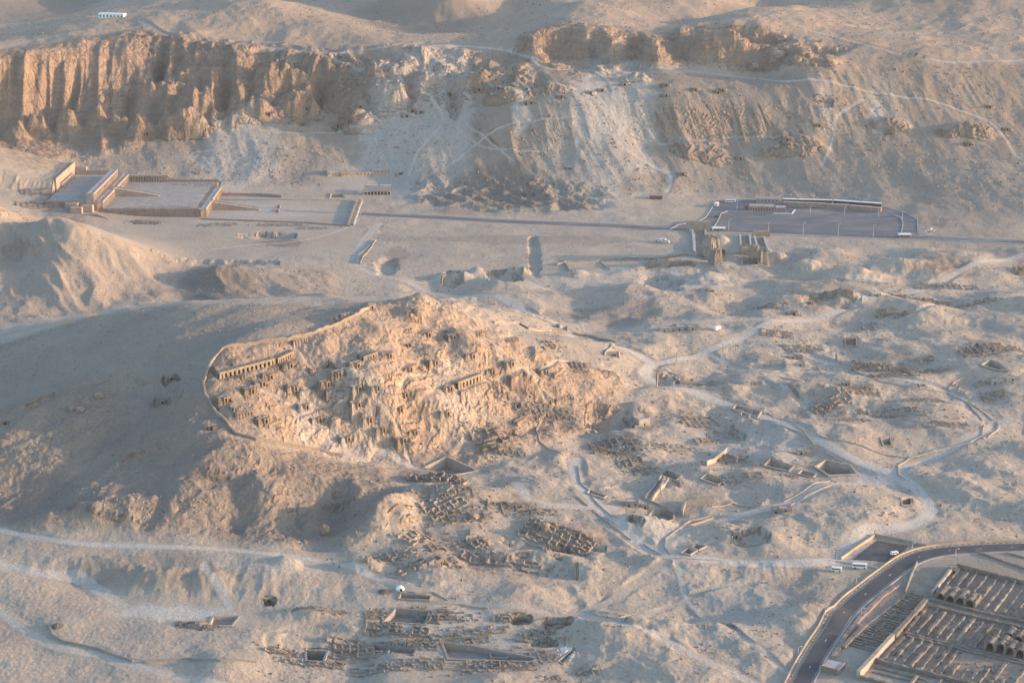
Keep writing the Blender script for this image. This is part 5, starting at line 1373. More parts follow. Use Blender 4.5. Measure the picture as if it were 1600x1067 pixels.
# chapel with lit front below the temple
t = thing('small_chapel', 'small chapel wall with one bright lit face and a sloping side wall, below the temple', 'chapel', hit(180,362))
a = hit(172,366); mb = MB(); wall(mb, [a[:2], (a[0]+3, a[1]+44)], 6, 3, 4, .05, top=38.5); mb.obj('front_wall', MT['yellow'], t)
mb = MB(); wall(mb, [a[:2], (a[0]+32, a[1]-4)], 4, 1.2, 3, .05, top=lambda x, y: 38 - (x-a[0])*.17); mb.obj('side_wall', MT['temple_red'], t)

# ------------------------------------------------------------------ buildings of the valley
def longhouse(px0, px1, h, depth, n, label, mat='temple', roof='paving', name='long_building', cat='building', win=(1.2,1.0), zadd=0, wz=.45):
    A_, B_ = hit(*px0), hit(*px1); d = Vector((B_[0]-A_[0], B_[1]-A_[1], 0)); L = d.length; ang = math.atan2(d.y, d.x); d.normalize(); nr = Vector((-d.y, d.x, 0))
    z = min(A_[2], B_[2]) + zadd; t = thing(name, label, cat, (A_[0], A_[1], z))
    c = Vector(A_[:2]+(0,)) + d*L/2 + nr*depth/2
    mb = MB(); mb.box((c.x, c.y, z-2), (L, depth, h+2), ang); mb.obj('wall', MT[mat], t)
    mb = MB(); mb.box((c.x, c.y, z+h+.01), (L+.6, depth+.6, .35), ang); mb.obj('roof', MT[roof], t)
    for i in range(n):
        q = Vector(A_[:2]+(0,)) + d*(L*(i+.5)/n); mb = MB(); mb.box((q.x, q.y, z+h*wz), (win[0], .2, win[1]), ang); mb.obj('window', MT['dark_shade'], t)
    return t
longhouse((154,29),(193,27.5),5.4,9,7,'white flat-roofed building with seven square windows on the clifftop','white','white','white_building','building',(1.6,1.8),0,.35)
longhouse((512,276),(533,275),5.5,8,4,'left pale block of the long dig house at the foot of the scarp','plaster','paving')
longhouse((533,276.5),(584,273),3.6,7,9,'low yellowish middle wing of the long dig house, with small windows','yellow','paving')
longhouse((582,272.5),(606,271),4.2,8,4,'right wing of the long dig house with pale roof','yellow','paving')
# timber-roofed pavilion
a, b = hit(568,305), hit(611,306); t = thing('open_pavilion', 'open-sided pavilion with grey sloping roof below the dig house', 'pavilion', a)
L = b[0]-a[0]; z = a[2]
mb = MB(); mb.v += [(a[0],a[1]-1,z+4),(b[0],a[1]-1,z+4),(b[0],a[1]+13,z+7),(a[0],a[1]+13,z+7),(a[0],a[1]-1,z+4.4),(b[0],a[1]-1,z+4.4),(b[0],a[1]+13,z+7.4),(a[0],a[1]+13,z+7.4)]
mb.f += [(3,2,1,0),(4,5,6,7),(0,1,5,4),(1,2,6,5),(2,3,7,6),(3,0,4,7)]; mb.mi += [0]*6; mb.obj('roof', MT['stone'], t)
mb = MB(); mb.box(((a[0]+b[0])/2, a[1]+12.4, z-1), (L, .6, 7.9)); mb.obj('rear_wall', MT['mudbrick'], t)
for i in range(9):
    mb = MB(); mb.box((a[0]+.5+i*(L-1)/8, a[1]-.4, z-1), (.5, .5, 5.1)); mb.obj('post', MT['white'], t)
mb = MB(); mb.box(((a[0]+b[0])/2, a[1]+5, z-.5), (L-1, 6, 1.6)); mb.obj('counter', MT['dark_shade'], t)
for i in range(2):
    mb = MB(); mb.box((a[0]+8+i*14, a[1]+15, z+5), (11, 1.4, 2.6)); mb.obj('rooftop_screen', MT['white'], t)
# red-brown shed
a = hit(1025,312); t = thing('red_shed', 'dark red-brown rectangular shed at the foot of the scarp', 'shed', a)
mb = MB(); mb.box((a[0], a[1]+3, a[2]-1), (12.5, 6, 4.6)); mb.obj('wall', MT['redshed'], t); mb = MB(); mb.box((a[0], a[1]+3, a[2]+3.62), (13, 6.6, .3)); mb.obj('roof', MT['mudbrick'], t)
# visitor buildings
longhouse((1171,330.5),(1209,331),5.0,12,9,'reddish visitor building with flat pale roof and paired dark windows','temple_red','paving','visitor_building','building',(1.0,1.6),0,.35)
longhouse((1182,317.5),(1216,318),4.5,8,6,'pale flat-roofed building behind the reddish visitor building','paving','paving','rear_building','building')
a = hit(1214,331); t = thing('porch', 'porch with a flat pinkish canopy at the corner of the visitor building', 'porch', a)
mb = MB(); mb.box((a[0]+4, a[1]+4, a[2]+4), (10, 8, .5)); mb.obj('canopy', MT['roofslab'], t)
for i, j in ((0,0),(0,1),(1,0),(1,1)):
    mb = MB(); mb.box((a[0]-.4+i*8.8, a[1]+.6+j*6.8, a[2]-.5), (.6,.6,4.5)); mb.obj('column', MT['temple'], t)
lw('low_wall', 'white stepped kerb wall in front of the visitor porch', 'low wall', [(1208,334.5),(1237,335),(1242,329)], 1.0, .8, 'white', .02, group=None)
longhouse((1224,323),(1288,325.5),4.4,5,0,'left section of the long bazaar row with striped roofs','temple_red','paving','shop_row','shops')
longhouse((1289,326),(1326,327.5),4.2,5,0,'middle section of the long bazaar row','temple_red','paving','shop_row','shops')
longhouse((1327,328),(1376,332),4.2,5,0,'right end section of the long bazaar row beside the car park','temple_red','paving','shop_row','shops')
longhouse((1224,319),(1300,320.5),4.8,4,16,'rear row of stalls with dark fronts and flat white roofs, left half','dark_shade','white','stall_row','stalls',(1.4,1.4))
longhouse((1302,320.5),(1376,324),4.6,4,16,'rear row of stalls with dark fronts and flat white roofs, right half','dark_shade','white','stall_row','stalls',(1.4,1.4))
longhouse((1223,315),(1242,315),2.4,4,0,'small greenish roof behind the stalls, left one','greenish','paving','back_shed','shed')
longhouse((1262,317),(1282,318),2.4,4,0,'small greenish roof behind the stalls, right one','greenish','paving','back_shed','shed')
# brick pylons and sloping passages
def block(px, lx, ly, h, mat, label, name, cat, rot=0, taper=.92, crown=True):
    """a weathered brick mass in uneven courses"""
    a = hit(*px); t = thing(name, label, cat, a); n = max(3, int(h/1.6)); mb = MB(); k = 0
    N = 4*max(3, int((lx+ly)/4)); cr, sr = math.cos(rot), math.sin(rot); x0, y0 = a[0], a[1]+ly/2
    jj = .06 if not crown else .55
    prof = [rng.uniform(-1, 1) for _ in range(N)]
    for i in range(n+1):
        f = i/n; sc = 1 + (taper-1)*f
        for q in range(N):
            s_ = 4*q/N; e = int(s_); r = s_ - e
            px_, py_ = ((-1+2*r, -1), (1, -1+2*r), (1-2*r, 1), (-1, 1-2*r))[e]
            ax, ay = px_*(lx/2*sc + jj*(prof[q]*.8 + rng.uniform(-.5,.5))), py_*(ly/2*sc + jj*(prof[q]*.8 + rng.uniform(-.5,.5)))
            z = a[2] - 2 + (h+2)*f + (rng.uniform(-1, .6)*jj*2.6 + prof[q]*jj*1.8 if i == n else 0)
            mb.v.append((x0+ax*cr-ay*sr, y0+ax*sr+ay*cr, z))
    for i in range(n):
        for q in range(N):
            w = (q+1) % N; mb.f.append((i*N+q, i*N+w, i*N+N+w, i*N+N+q)); mb.mi.append(0)
    c_ = len(mb.v); mb.v.append((x0, y0, a[2]+h-(.8 if crown else 0)))
    for q in range(N): mb.f.append((n*N+q, n*N+(q+1)%N, c_)); mb.mi.append(0)
    mb.obj('wall', MT[mat], t)
    if crown:
        mb = MB()
        for i in range(int(lx*ly/9)+4):
            ax, ay = rng.uniform(-.5,.5)*lx*taper, rng.uniform(-.5,.5)*ly*taper
            mb.box((x0+ax*cr-ay*sr, y0+ax*sr+ay*cr, a[2]+h-1.4), (rng.uniform(1,2), rng.uniform(1,2), rng.uniform(1,2.8)), rot+rng.uniform(-.2,.2), jit=.2)
        mb.obj('broken_top', MT[mat], t)
    return t
def sunk_passage(p0, p1, w, label, mat='stone', hgt=5.0):
    A_, B_ = hit(*p0), hit(*p1); t = thing('sloping_passage', label, 'passage', A_)
    d = Vector((B_[0]-A_[0], B_[1]-A_[1])).normalized(); n = Vector((-d.y, d.x))
    for s in (-1, 1):
        mb = MB(); wall(mb, [(A_[0]+n.x*w/2*s, A_[1]+n.y*w/2*s), (B_[0]+n.x*w/2*s, B_[1]+n.y*w/2*s)], 2.2, 1.6, 4, .05); mb.obj('side_wall', MT['concrete'], t)
    mb = MB(); wall(mb, [A_[:2], B_[:2]], .4, w-1.8, 4, .0); mb.obj('dark_floor', MT['darkbrick'], t)
    return t
block((1091,361),23,6,9,'mudbrick','square dark brick gate tower at the road, above the long passage','brick_gate_tower','tower',0,.97,False)
sunk_passage((1092,362),(1095,398),12,'long straight sunken passage below the dark gate tower')
lwt('thin pale wall left of the long sunken passage', [(1078,361),(1085,368),(1087,400)], 1.4, 1.2, 'concrete')
sunk_passage((1164,369),(1166,390),9,'shorter sunken passage with pale rims, right of the arch ruin')
sunk_passage((1186,372),(1194,398),9,'slanting sunken passage beside the stepped brick block')
block((1190,370),16,5,5,'temple_red','reddish low block at the head of the slanting passage','brick_block','brick block',0,.97,False)
block((1172,401),18,12,8,'mudbrick','wide grey stepped brick block between the two passages','brick_block','brick block',0,.9,True)
block((1194,414),8,14,13,'mudbrick','ragged brick pylon stump at the foot of the slanting passage','ruined_pylon','pylon',.1,.75)
block((1113,408),13,24,20,'mudbrick','tall crumbling mud-brick pylon with a toothed top','ruined_pylon','pylon',.35,.6)
block((1119,415),9,14,12,'darkbrick','lower half of the broken pylon leaning on the tall one','ruined_pylon','pylon',.35,.7)
t = thing('brick_arch', 'small free-standing brick arch right of the tall pylon', 'arch', hit(1127,399))
a = hit(1127,399)
for s in (-1, 1):
    mb = MB(); mb.box((a[0]+s*2.6, a[1], a[2]-1), (1.8, 7, 4.5)); mb.obj('pier', MT['mudbrick'], t)
mb = MB()
for i in range(9):
    th = math.pi*i/8; mb.box((a[0]+math.cos(th)*2.6, a[1], a[2]+3+math.sin(th)*2.4), (1.7, 7, 1.5))
mb.obj('arch_ring', MT['mudbrick'], t); mb = MB(); mb.box((a[0], a[1]+2, a[2]-1), (3.6, 2, 5)); mb.obj('dark_opening', MT['dark_shade'], t)

# ------------------------------------------------------------------ ruined brick storerooms beside the near road
MO = Vector((179, 902)); MD = Vector((.507, .862)); ME = Vector((.862, -.507)); MANG = math.atan2(MD.y, MD.x)
def ML(d, e): p = MO + MD*d + ME*e; return (p.x, p.y)
def mwall(t, d0, e0, d1, e1, h, th=1.3, jit=.35, mat='greybrick', name='wall', step=2.2):
    mb = MB(); wall(mb, [ML(d0, e0), ML(d1, e1)], h, th, step, jit); return mb.obj(name, MT[mat], t)
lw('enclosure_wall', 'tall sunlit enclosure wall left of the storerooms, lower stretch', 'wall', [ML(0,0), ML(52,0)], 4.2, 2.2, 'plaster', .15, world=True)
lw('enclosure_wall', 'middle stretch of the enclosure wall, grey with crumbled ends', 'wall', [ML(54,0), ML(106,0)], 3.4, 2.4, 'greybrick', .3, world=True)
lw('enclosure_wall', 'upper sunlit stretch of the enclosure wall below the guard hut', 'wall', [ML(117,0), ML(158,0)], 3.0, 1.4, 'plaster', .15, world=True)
def vault(t, d0, d1, e0, e1, z, mat='greybrick'):
    """half-barrel vault along d between two walls, open at d0"""
    r = (e1-e0)/2 - .2; ec = (e0+e1)/2; n = 10; mb = MB(); ri = r - .7
    st = [d0, (d0+d1)/2, d1]
    for k, d in enumerate(st):
        for i in range(n+1):
            a = math.pi*i/n; wob = rng.uniform(-.12, .12)
            for rr in (r, ri):
                p = ML(d, ec - math.cos(a)*(rr+wob)); mb.v.append((p[0], p[1], z + math.sin(a)*(rr+wob)*1.12))
    w = (n+1)*2
    for k in range(2):
        for i in range(n):
            a = k*w+i*2; mb.f.append((a, a+2, a+w+2, a+w)); mb.f.append((a+1, a+w+1, a+w+3, a+3)); mb.mi += [0,0]
    for i in range(n):
        a = i*2; mb.f.append((a, a+1, a+3, a+2)); b = 2*w+i*2; mb.f.append((b, b+2, b+3, b+1)); mb.mi += [0,0]
    mb.obj('vault', MT[mat], t)
    mb = MB()
    for k in range(7):
        dd = d0 + (d1-d0)*(k+.5)/7
        for s in (-1, 1):
            q = ML(dd, ec + s*(r+.1)); mb.box((q[0], q[1], -.4), ((d1-d0)/7*1.02, 1.3, z + r*rng.uniform(.45,.95)+.4), MANG, jit=.35)
        if rng.random() < .6:
            q = ML(dd, ec + rng.uniform(-.5,.5)*r); rockmesh(mb, (q[0], q[1], z + r*1.0), rng.uniform(.5,1.0), .8)
    mb.obj('brick_filling', MT[mat], t)
    mb = MB(); q = ML(d1-.8, ec); mb.box((q[0], q[1], -.5), (1.0, (e1-e0)-.5, z+r*.9), MANG); mb.obj('end_wall', MT['dark_shade'], t)
def store_row(label, dB, dT, e_start, n, pitch, h, vaults, broken=(), skew=0.0):
    p = ML(dB, e_start); t = thing('brick_storerooms', label, 'ruined storerooms', (p[0], p[1], 0), 'rows of ruined brick storerooms')
    for i in range(n+1):
        e = e_start + i*pitch; hh = h*rng.uniform(.7, 1.1); a = dB + rng.uniform(-1, 1); b = dT + rng.uniform(-1, .5)
        if i in broken: b = a + (b-a)*rng.uniform(.3,.7)
        mwall(t, a, e, b, e + rng.uniform(-.5,.5), hh*.68, rng.uniform(.9,1.6), .85, 'greybrick' if rng.random() < .8 else 'mudbrick')
    for (i, f0, f1) in vaults:
        e = e_start + i*pitch; vault(t, dB + (dT-dB)*f0, dB + (dT-dB)*f1, e, e+pitch, h*.75)
    mb = MB()
    for _ in range(int(n*9)):
        q = ML(rng.uniform(dB-3, dT), e_start + rng.uniform(0, n*pitch)); rockmesh(mb, (q[0], q[1], 0), rng.uniform(.3,.9), 1)
    o = mb.obj('fallen_brick', MT['greybrick'], t); o['kind'] = 'stuff'
    return t
t1 = store_row('uppermost row of storerooms with four open vaults at its lower left', 114, 156, 3, 15, 5.6, 3.0, [(0,0,.3),(1,0,.3),(2,0,.3),(3,0,.26),(11,0,.5),(12,0,.5),(13,0,.5)])
t2 = store_row('middle row of storerooms with a cluster of vaults at its right', 66, 100, 3, 17, 5.4, 2.8, [(8,0,.35),(9,.05,.4),(10,0,.3),(11,0,.35),(12,0,.38),(9,.5,.75),(10,.45,.7),(11,.5,.78)], (14,16))
t3 = store_row('third row of storerooms with broken narrow walls and no vaults', 24, 58, 4, 18, 5.2, 2.4, [], (7,8,9,10,12,14,15))
t4 = store_row('lowest row of short cross walls near the bottom edge', 4, 20, 26, 14, 6, 2.0, [], (1,4,6))
for (d, e0, e1, h, lab) in [(158,0,95,3.0,'dark rear wall closing the uppermost storerooms'),(111,1,95,1.6,'broken wall along the upper corridor of the storerooms'),(103,3,95,1.8,'lower side wall of the upper corridor'),
                            (63,3,95,1.4,'upper side wall of the second corridor'),(60.5,5,95,1.2,'lower side wall of the second corridor'),(22,1,95,2.6,'cross wall between the third row and the bottom courtyard'),
                            (0,0,70,2.0,'front wall of the bottom courtyard'),(11,4,34,.6,'low footing inside the bottom courtyard'),(16,3,30,.8,'second low footing inside the bottom courtyard')]:
    lw('corridor_wall', lab, 'wall', [ML(d, e0), ML(d-.02*(e1-e0), e1)], h, 1.5, 'greybrick', .35, world=True)
# western annex: short close-set walls between the enclosure wall and the road
ann = thing('brick_annex', 'close-set low walls of the narrow annex between the road and the enclosure wall', 'ruined rooms', ML(60,-14)+(0,))
for i in range(27):
    d = 34 + i*3.1; e0 = -18 + .26*i
    mwall(ann, d, e0, d + rng.uniform(-1,1), -3.5 + rng.uniform(-1,1), rng.uniform(.6, 1.5), .9, .35)
mwall(ann, 28, -19, 62, -18.6, 1.8, 2.2, .2, 'greybrick', 'outer_wall'); mwall(ann, 64, -18.4, 118, -11.5, 1.0, 1.3, .2, 'greybrick', 'outer_wall')
for i in range(8): mwall(ann, 38+i*9, -12+.3*i, 45+i*9, -11+.3*i, .9, .8, .3)
lw('field_wall', 'long dark wall line on the flat behind the storerooms', 'low wall', [ML(184,4), ML(172,60), ML(165,110)], 1.0, 1.4, 'greybrick', .25, world=True)
lw('field_wall', 'second faint wall line on the flat behind the storerooms', 'low wall', [ML(192,20), ML(186,110)], .7, 1.0, 'greybrick', .25, world=True)
lw('field_wall', 'orange-lit thin wall along the verge right of the road', 'low wall', [ML(112,-14), ML(132,-18), ML(152,-21)], 1.2, .8, 'plaster', .1, world=True)
lw('field_wall', 'rough rock edging between the road and the annex', 'low wall', [ML(16,-19.5), ML(40,-23), ML(70,-24.5), ML(100,-24), ML(118,-21)], 1.0, 2.4, 'temple_red', .4, world=True)
house(1302,1046,'square grey flat-topped block beside the road at the bottom edge',[(0,0,11,9,3.0,0)],'greybrick',1.04)

# ------------------------------------------------------------------ vehicles
def vehicle(px, L, Wd, H_, ang, label, kind='bus', body='white', group='parked vehicles'):
    a = hit(*px); name = {'bus':'coach','van':'van','car':'parked_car','truck':'box_truck'}[kind]
    t = thing(name, label, {'bus':'coach','van':'van','car':'car','truck':'truck'}[kind], (a[0], a[1], a[2]+.34), group)
    t.rotation_euler.z = ang; z0 = .45
    def part(nm, boxes, mat):
        mb = MB()
        for c, s, tp in boxes: mb.box(c, s, 0, taper=tp)
        o = bpy.data.objects.new(nm, mb.mesh(nm, MT[mat])); COL.objects.link(o); o.parent = t; return o
    if kind in ('bus', 'van'):
        part('body', [((0,0,z0),(L,Wd,H_-z0-.5),1.0),((0,0,H_-.5),(L*.98,Wd*.96,.35),.96)], body)
        for s in (-1, 1): part('window_band', [((-.05*L,s*Wd/2,H_*.52),(L*.82,.06,H_*.26),1)], 'glass')
        part('windscreen', [((L/2,0,H_*.45),(.06,Wd*.86,H_*.36),1)], 'glass')
        part('rear_window', [((-L/2,0,H_*.55),(.06,Wd*.7,H_*.25),1)], 'glass')
    elif kind == 'truck':
        part('cargo_box', [((-L*.14,0,z0+.3),(L*.7,Wd,H_-z0-.3),1)], body); part('cab', [((L*.37,0,z0),(L*.25,Wd*.95,H_*.62),.93)], 'white'); part('windscreen', [((L*.49,0,H_*.42),(.08,Wd*.8,H_*.22),1)], 'glass')
    else:
        part('body', [((0,0,.35),(L,Wd,.55),.96)], body); part('cabin', [((-.05*L,0,.88),(L*.55,Wd*.9,.55),.78)], 'glass'); part('roof', [((-.05*L,0,1.4),(L*.42,Wd*.7,.06),1)], body)
    r = .5 if kind != 'car' else .33
    wm = MB(); wm.cyl((0,-.15,0),(0,.15,0), r, n=12); me = wm.mesh('wheel', MT['tyre'])
    for x in (L*.32, -L*.3):
        for s in (-1, 1):
            o = bpy.data.objects.new('wheel', me); COL.objects.link(o); o.parent = t; o.location = (x, s*(Wd/2-.1), r)
    return t
vehicle((1343,888),8.5,2.7,3.2,-.15,'larger white and greenish bus parked just left of the near road','bus')
vehicle((1307,893),6.0,2.4,2.8,-.25,'smaller white minibus left of the bigger bus near the road','van')
vehicle((1397,867),4.6,2.0,2.2,.4,'white van parked at the mouth of the small car park','van')
vehicle((1119.5,322),10.5,3.6,3.2,1.35,'white coach with bright roof parked at the corner of the big car park','bus')
vehicle((1141.5,317),11,2.7,3.2,0,'white coach seen from its side, at the back of the car park','bus')
vehicle((1120,516.5),6.5,2.8,3.4,.9,'white box truck standing beside the plastered house','truck')
vehicle((1226,563),4.4,1.9,1.5,.2,'white car parked next to the reddish hut','car')
vehicle((1029,378),6,2.2,2.6,-.3,'left one of the white minibuses grouped on the sand above the ruined temple','van')
vehicle((1036,377),6,2.2,2.6,-.35,'middle one of the white minibuses grouped on the sand','van')
vehicle((1041,380),6,2.2,2.6,-.5,'right, nearest one of the white minibuses grouped on the sand','van')
vehicle((1450,362),4.5,2,1.5,.2,'left white car of the cluster at the road beyond the car park','car')
vehicle((1454,359),4.5,2,1.5,.9,'rear white car of the cluster at the road beyond the car park','car')
vehicle((1457,362.5),4.5,2,1.5,-.3,'right white car of the cluster at the road beyond the car park','car')
vehicle((1445,364.5),4.5,2,1.5,.0,'nearest white car of the cluster at the road beyond the car park','car')
vehicle((1119,340),4.2,1.8,1.5,.1,'dark car on the drive left of the traffic island','car','darkcloth')
vehicle((1166,325),4.2,1.8,1.5,.1,'dark car parked left of the visitor building','car','darkcloth')
vehicle((555,341.5),3.2,1.6,2.2,1.2,'small orange electric cart at the temple gate','van','orange')
vehicle((556,336),3.2,1.6,2.0,.2,'small dark blue cart at the temple gate','van','blue')
vehicle((1372,327.5),4.0,1.8,1.5,0,'dark car at the right end of the bazaar row','car','darkcloth')
# entrance booths
for px, lx, lab in [((1123,362),13,'small white entrance booth with a flat roof between tower and lamp post'),((1414,372),12,'white gate booth with a flat canopy at the exit of the car park')]:
    a = hit(*px); t = thing('gate_booth', lab, 'booth', a)
    mb = MB(); mb.box((a[0], a[1]+2.5, a[2]), (lx*.75, 4, 3)); mb.obj('wall', MT['stone'], t); mb = MB(); mb.box((a[0], a[1]+2.5, a[2]+3), (lx, 7, .5)); mb.obj('roof', MT['white'], t)
    for i in range(3):
        mb = MB(); mb.box((a[0]-lx*.25+i*lx*.22, a[1]+.45, a[2]+1), (1.6, .2, 1.4)); mb.obj('window', MT['dark_shade'], t)

# ------------------------------------------------------------------ lamp posts and poles
def lamp(px, h, label, arm=1.6, wood=False, group='street lamp posts'):
    a = hit(*px); t = thing('lamp_post' if not wood else 'utility_pole', label, 'lamp post' if not wood else 'pole', a, group)
    mb = MB(); mb.cyl((a[0],a[1],a[2]-.5),(a[0],a[1],a[2]+h), .22 if not wood else .2, .13, 8); mb.obj('pole', MT['steel' if not wood else 'wood'], t)
    if not wood:
        mb = MB(); mb.cyl((a[0],a[1],a[2]+h-.1),(a[0]+arm,a[1],a[2]+h+.3), .09, .09, 6); mb.obj('arm', MT['steel'], t)
        mb = MB(); mb.box((a[0]+arm, a[1], a[2]+h+.2), (1.1,.45,.25)); mb.obj('lamp_head', MT['white'], t)
        mb = MB(); mb.box((a[0], a[1], a[2]-.2), (.9,.9,.8)); mb.obj('footing', MT['concrete'], t)
    else:
        mb = MB(); mb.box((a[0], a[1], a[2]+h-.8), (2.0,.15,.15)); mb.obj('crossarm', MT['wood'], t)
    return t
for px, h, lab in [((1138.5,361),11,'first tall lamp post on the near edge of the big car park, by the booth'),((1200.5,365),11,'second tall lamp post on the near edge of the big car park'),((1254.5,366),11,'third tall lamp post on the near edge of the big car park'),
 ((1309.5,368),11,'fourth tall lamp post on the near edge of the big car park'),((1364,370),11,'fifth tall lamp post on the near edge of the big car park'),((1151.5,331),11,'lone lamp post at the left rear of the car park'),
 ((1266,335),9,'left lamp post in front of the bazaar row'),((1319.5,337),9,'middle lamp post in front of the bazaar row'),((1372.5,339),9,'right lamp post in front of the bazaar row'),((1409.5,343),7,'lamp post beside the exit lane of the car park'),
 ((1338,912),4.4,'lamp post by the parapet below the minibus'),((1289.5,961),4.4,'lamp post on the sand left of the parapet'),((1247,1022),4.4,'lowest lamp post left of the parapet'),((1346,962),4.4,'lamp post on the right verge opposite the annex'),
 ((1493,869),4.6,'lamp post just below the road bend'),((1425,858),4.0,'lamp post on the upper side of the road near the van'),((1441,849),4.4,'lamp post above the parapet of the bend'),((1540,848),4.4,'lamp post above the road at far right'),((1281,1049),3.5,'short lamp post on the right verge near the bottom edge'),
 ((1465,349),6,'thin lamp post on the slope beyond the parked cars')]:
    lamp(px, h, lab)
for px, h, lab in [((1226,822),6.5,'timber pole below the ruined roadside house'),((1263,850),6.5,'timber pole near the white patches of lime'),((1305.5,874),7,'timber pole at the corner of the small car park'),((1366,838),4,'pole at the far corner of the small car park'),
 ((1057,566),7,'thin timber pole beside the track fork under the hill'),((1149,547),5,'thin timber pole right of the upper track'),((598,38),7,'white-footed mast on the saddle behind the cliffs'),((770,60),6,'short mast on the ridge above the scarp'),
 ((1269,47),6,'left mast on the ridge path at upper right'),((1378,79),5,'middle mast on the ridge path at upper right'),((1508,95),6,'right mast on the ridge path at upper right'),((390,10),6,'mast on the hill above the clifftop path')]:
    if px == (390,10): continue
    lamp(px, h, lab, wood=True, group='poles and masts')

# ------------------------------------------------------------------ people: small standing figures
def figure(px, label, cloth, hat='white', turn=0.0):
    a = hit(*px); t = thing('person', label, 'person', a, 'people standing on the sand'); t.rotation_euler.z = turn
    me = bpy.data.meshes.new('body'); bm = bmesh.new()
    P_ = [((0,0,.92),.15),((0,0,1.15),.14),((0,0,1.38),.17),((0,0,1.52),.065),((0,0,1.60),.10),((0,.01,1.72),.09),
          ((.1,0,.88),.10),((.12,.03,.5),.075),((.13,0,.08),.05),((.14,.14,.04),.045),((-.1,0,.88),.10),((-.12,-.04,.5),.075),((-.13,-.06,.08),.05),((-.14,.08,.04),.045),
          ((.2,0,1.4),.065),((.27,.02,1.12),.05),((.27,.1,.88),.04),((-.2,0,1.4),.065),((-.27,.02,1.12),.05),((-.25,.12,.9),.04)]
    E_ = [(0,1),(1,2),(2,3),(3,4),(4,5),(0,6),(6,7),(7,8),(8,9),(0,10),(10,11),(11,12),(12,13),(2,14),(14,15),(15,16),(2,17),(17,18),(18,19)]
    vs = [bm.verts.new(p) for p, r in P_]
    for i, j in E_: bm.edges.new((vs[i], vs[j]))
    bm.to_mesh(me); bm.free(); o = bpy.data.objects.new('body', me); COL.objects.link(o); o.parent = t
    m = o.modifiers.new('skin', 'SKIN')
    for i, (p, r) in enumerate(P_): me.skin_vertices[0].data[i].radius = (r, r)
    me.skin_vertices[0].data[0].use_root = True
    s = o.modifiers.new('sub', 'SUBSURF'); s.levels = 1; s.render_levels = 1; me.materials.append(MT['skin'])
    mb = MB(); mb.cyl((0,0,.22),(0,0,1.44), .30, .19, 10); r_ = bpy.data.objects.new('robe', mb.mesh('robe', MT[cloth])); COL.objects.link(r_); r_.parent = t
    mb = MB(); mb.cyl((0,0,1.68),(0,0,1.84), .125, .09, 10); r_ = bpy.data.objects.new('headwear', mb.mesh('headwear', MT[hat])); COL.objects.link(r_); r_.parent = t
for i, (px, lab, cl) in enumerate([((511,876),'person in dark clothes, leftmost of the group on the broad track','darkcloth'),((518,874),'person in black at the back of the group on the broad track','darkcloth'),((519,879),'person in dark blue in the middle of the group on the broad track','blue'),
    ((521,882),'person in dark clothes nearest the camera in the group on the broad track','darkcloth'),((530,887),'person in dark clothes standing apart right of the group on the track','darkcloth'),
    ((717,973),'leftmost person of the digging party','darkcloth'),((720,971),'second person of the digging party, in blue','blue'),((723,972),'person in dark robe in the middle of the digging party','darkcloth'),((727,970),'fourth person of the digging party, in pale robe','plaster'),
    ((731,969),'rightmost person of the digging party, in white','white'),((735,970),'person in white standing beside the digging party','white'),
    ((552,335),'visitor beside the temple gate wall','darkcloth'),((562,336),'second visitor right of the temple gate','darkcloth')]):
    figure(px, lab, cl, 'white' if i % 2 else 'darkcloth', i*.9)

# ------------------------------------------------------------------ tent, heaps, boulders, lime patches
a = hit(625,921); t = thing('white_tent', 'white domed tent among the dark heaps above the excavation', 'tent', a)
mb = MB(); n = 10
for k, (z, r) in enumerate(((0,2.3),(1.2,2.15),(2.1,1.5),(2.5,.3))):
    for i in range(n): th = 2*math.pi*i/n; mb.v.append((a[0]+math.cos(th)*r*1.1, a[1]+math.sin(th)*r, a[2]+z))
for k in range(3):
    for i in range(n): j = (i+1)%n; mb.f.append((k*n+i, k*n+j, k*n+n+j, k*n+n+i)); mb.mi.append(0)
mb.f.append(tuple(3*n+i for i in range(n))); mb.mi.append(0); mb.obj('canvas', MT['white'], t)
mb = MB(); mb.box((a[0]+.9, a[1]-2.15, a[2]), (1.3,.3,1.6)); mb.obj('doorway', MT['dark_shade'], t)
def heap(px, rx, ry, h, mat, label, name='rubble_heap', cat='heap', n=60, sz=.5):
    a = hit(*px); t = thing(name, label, cat, a); mb = MB(); k = 14; me_v = []
    for j, f in enumerate((1.0,.75,.45,.15)):
        for i in range(k):
            th = 2*math.pi*i/k; r = f*rng.uniform(.88,1.1); x, y = a[0]+math.cos(th)*rx*r, a[1]+math.sin(th)*ry*r
            mb.v.append((x, y, G(x,y) - .3 + h*(1-f)**.8*rng.uniform(.85,1.1) if j else G(x,y)-.4))
    for j in range(3):
        for i in range(k): q = (i+1)%k; mb.f.append((j*k+i, j*k+q, j*k+k+q, j*k+k+i)); mb.mi.append(0)
    mb.f.append(tuple(3*k+i for i in range(k))); mb.mi.append(0)
    mb.obj('mound', MT[mat], t); mb = MB()
    for _ in range(n):
        th, r = rng.uniform(0, 6.28), math.sqrt(rng.random()); x, y = a[0]+math.cos(th)*rx*r, a[1]+math.sin(th)*ry*r
        rockmesh(mb, (x, y, G(x,y)+h*(1-r)*.9), rng.uniform(.5,1.2)*sz, 1)
    o = mb.obj('stones', MT[mat], t); o['kind'] = 'stuff'
heap((310,977),9,6,2.6,'darkbrick','dark brown heap of bushes and debris beside the pale forecourt')
heap((325,981),8,4,1.8,'darkbrick','second flatter dark heap right of the first, by the pale forecourt')
heap((282,976),3,5,1.0,'darkbrick','small dark upright heap left of the two big ones')
heap((601,925),4,3,1.6,'darkbrick','small black heap left of the white tent')
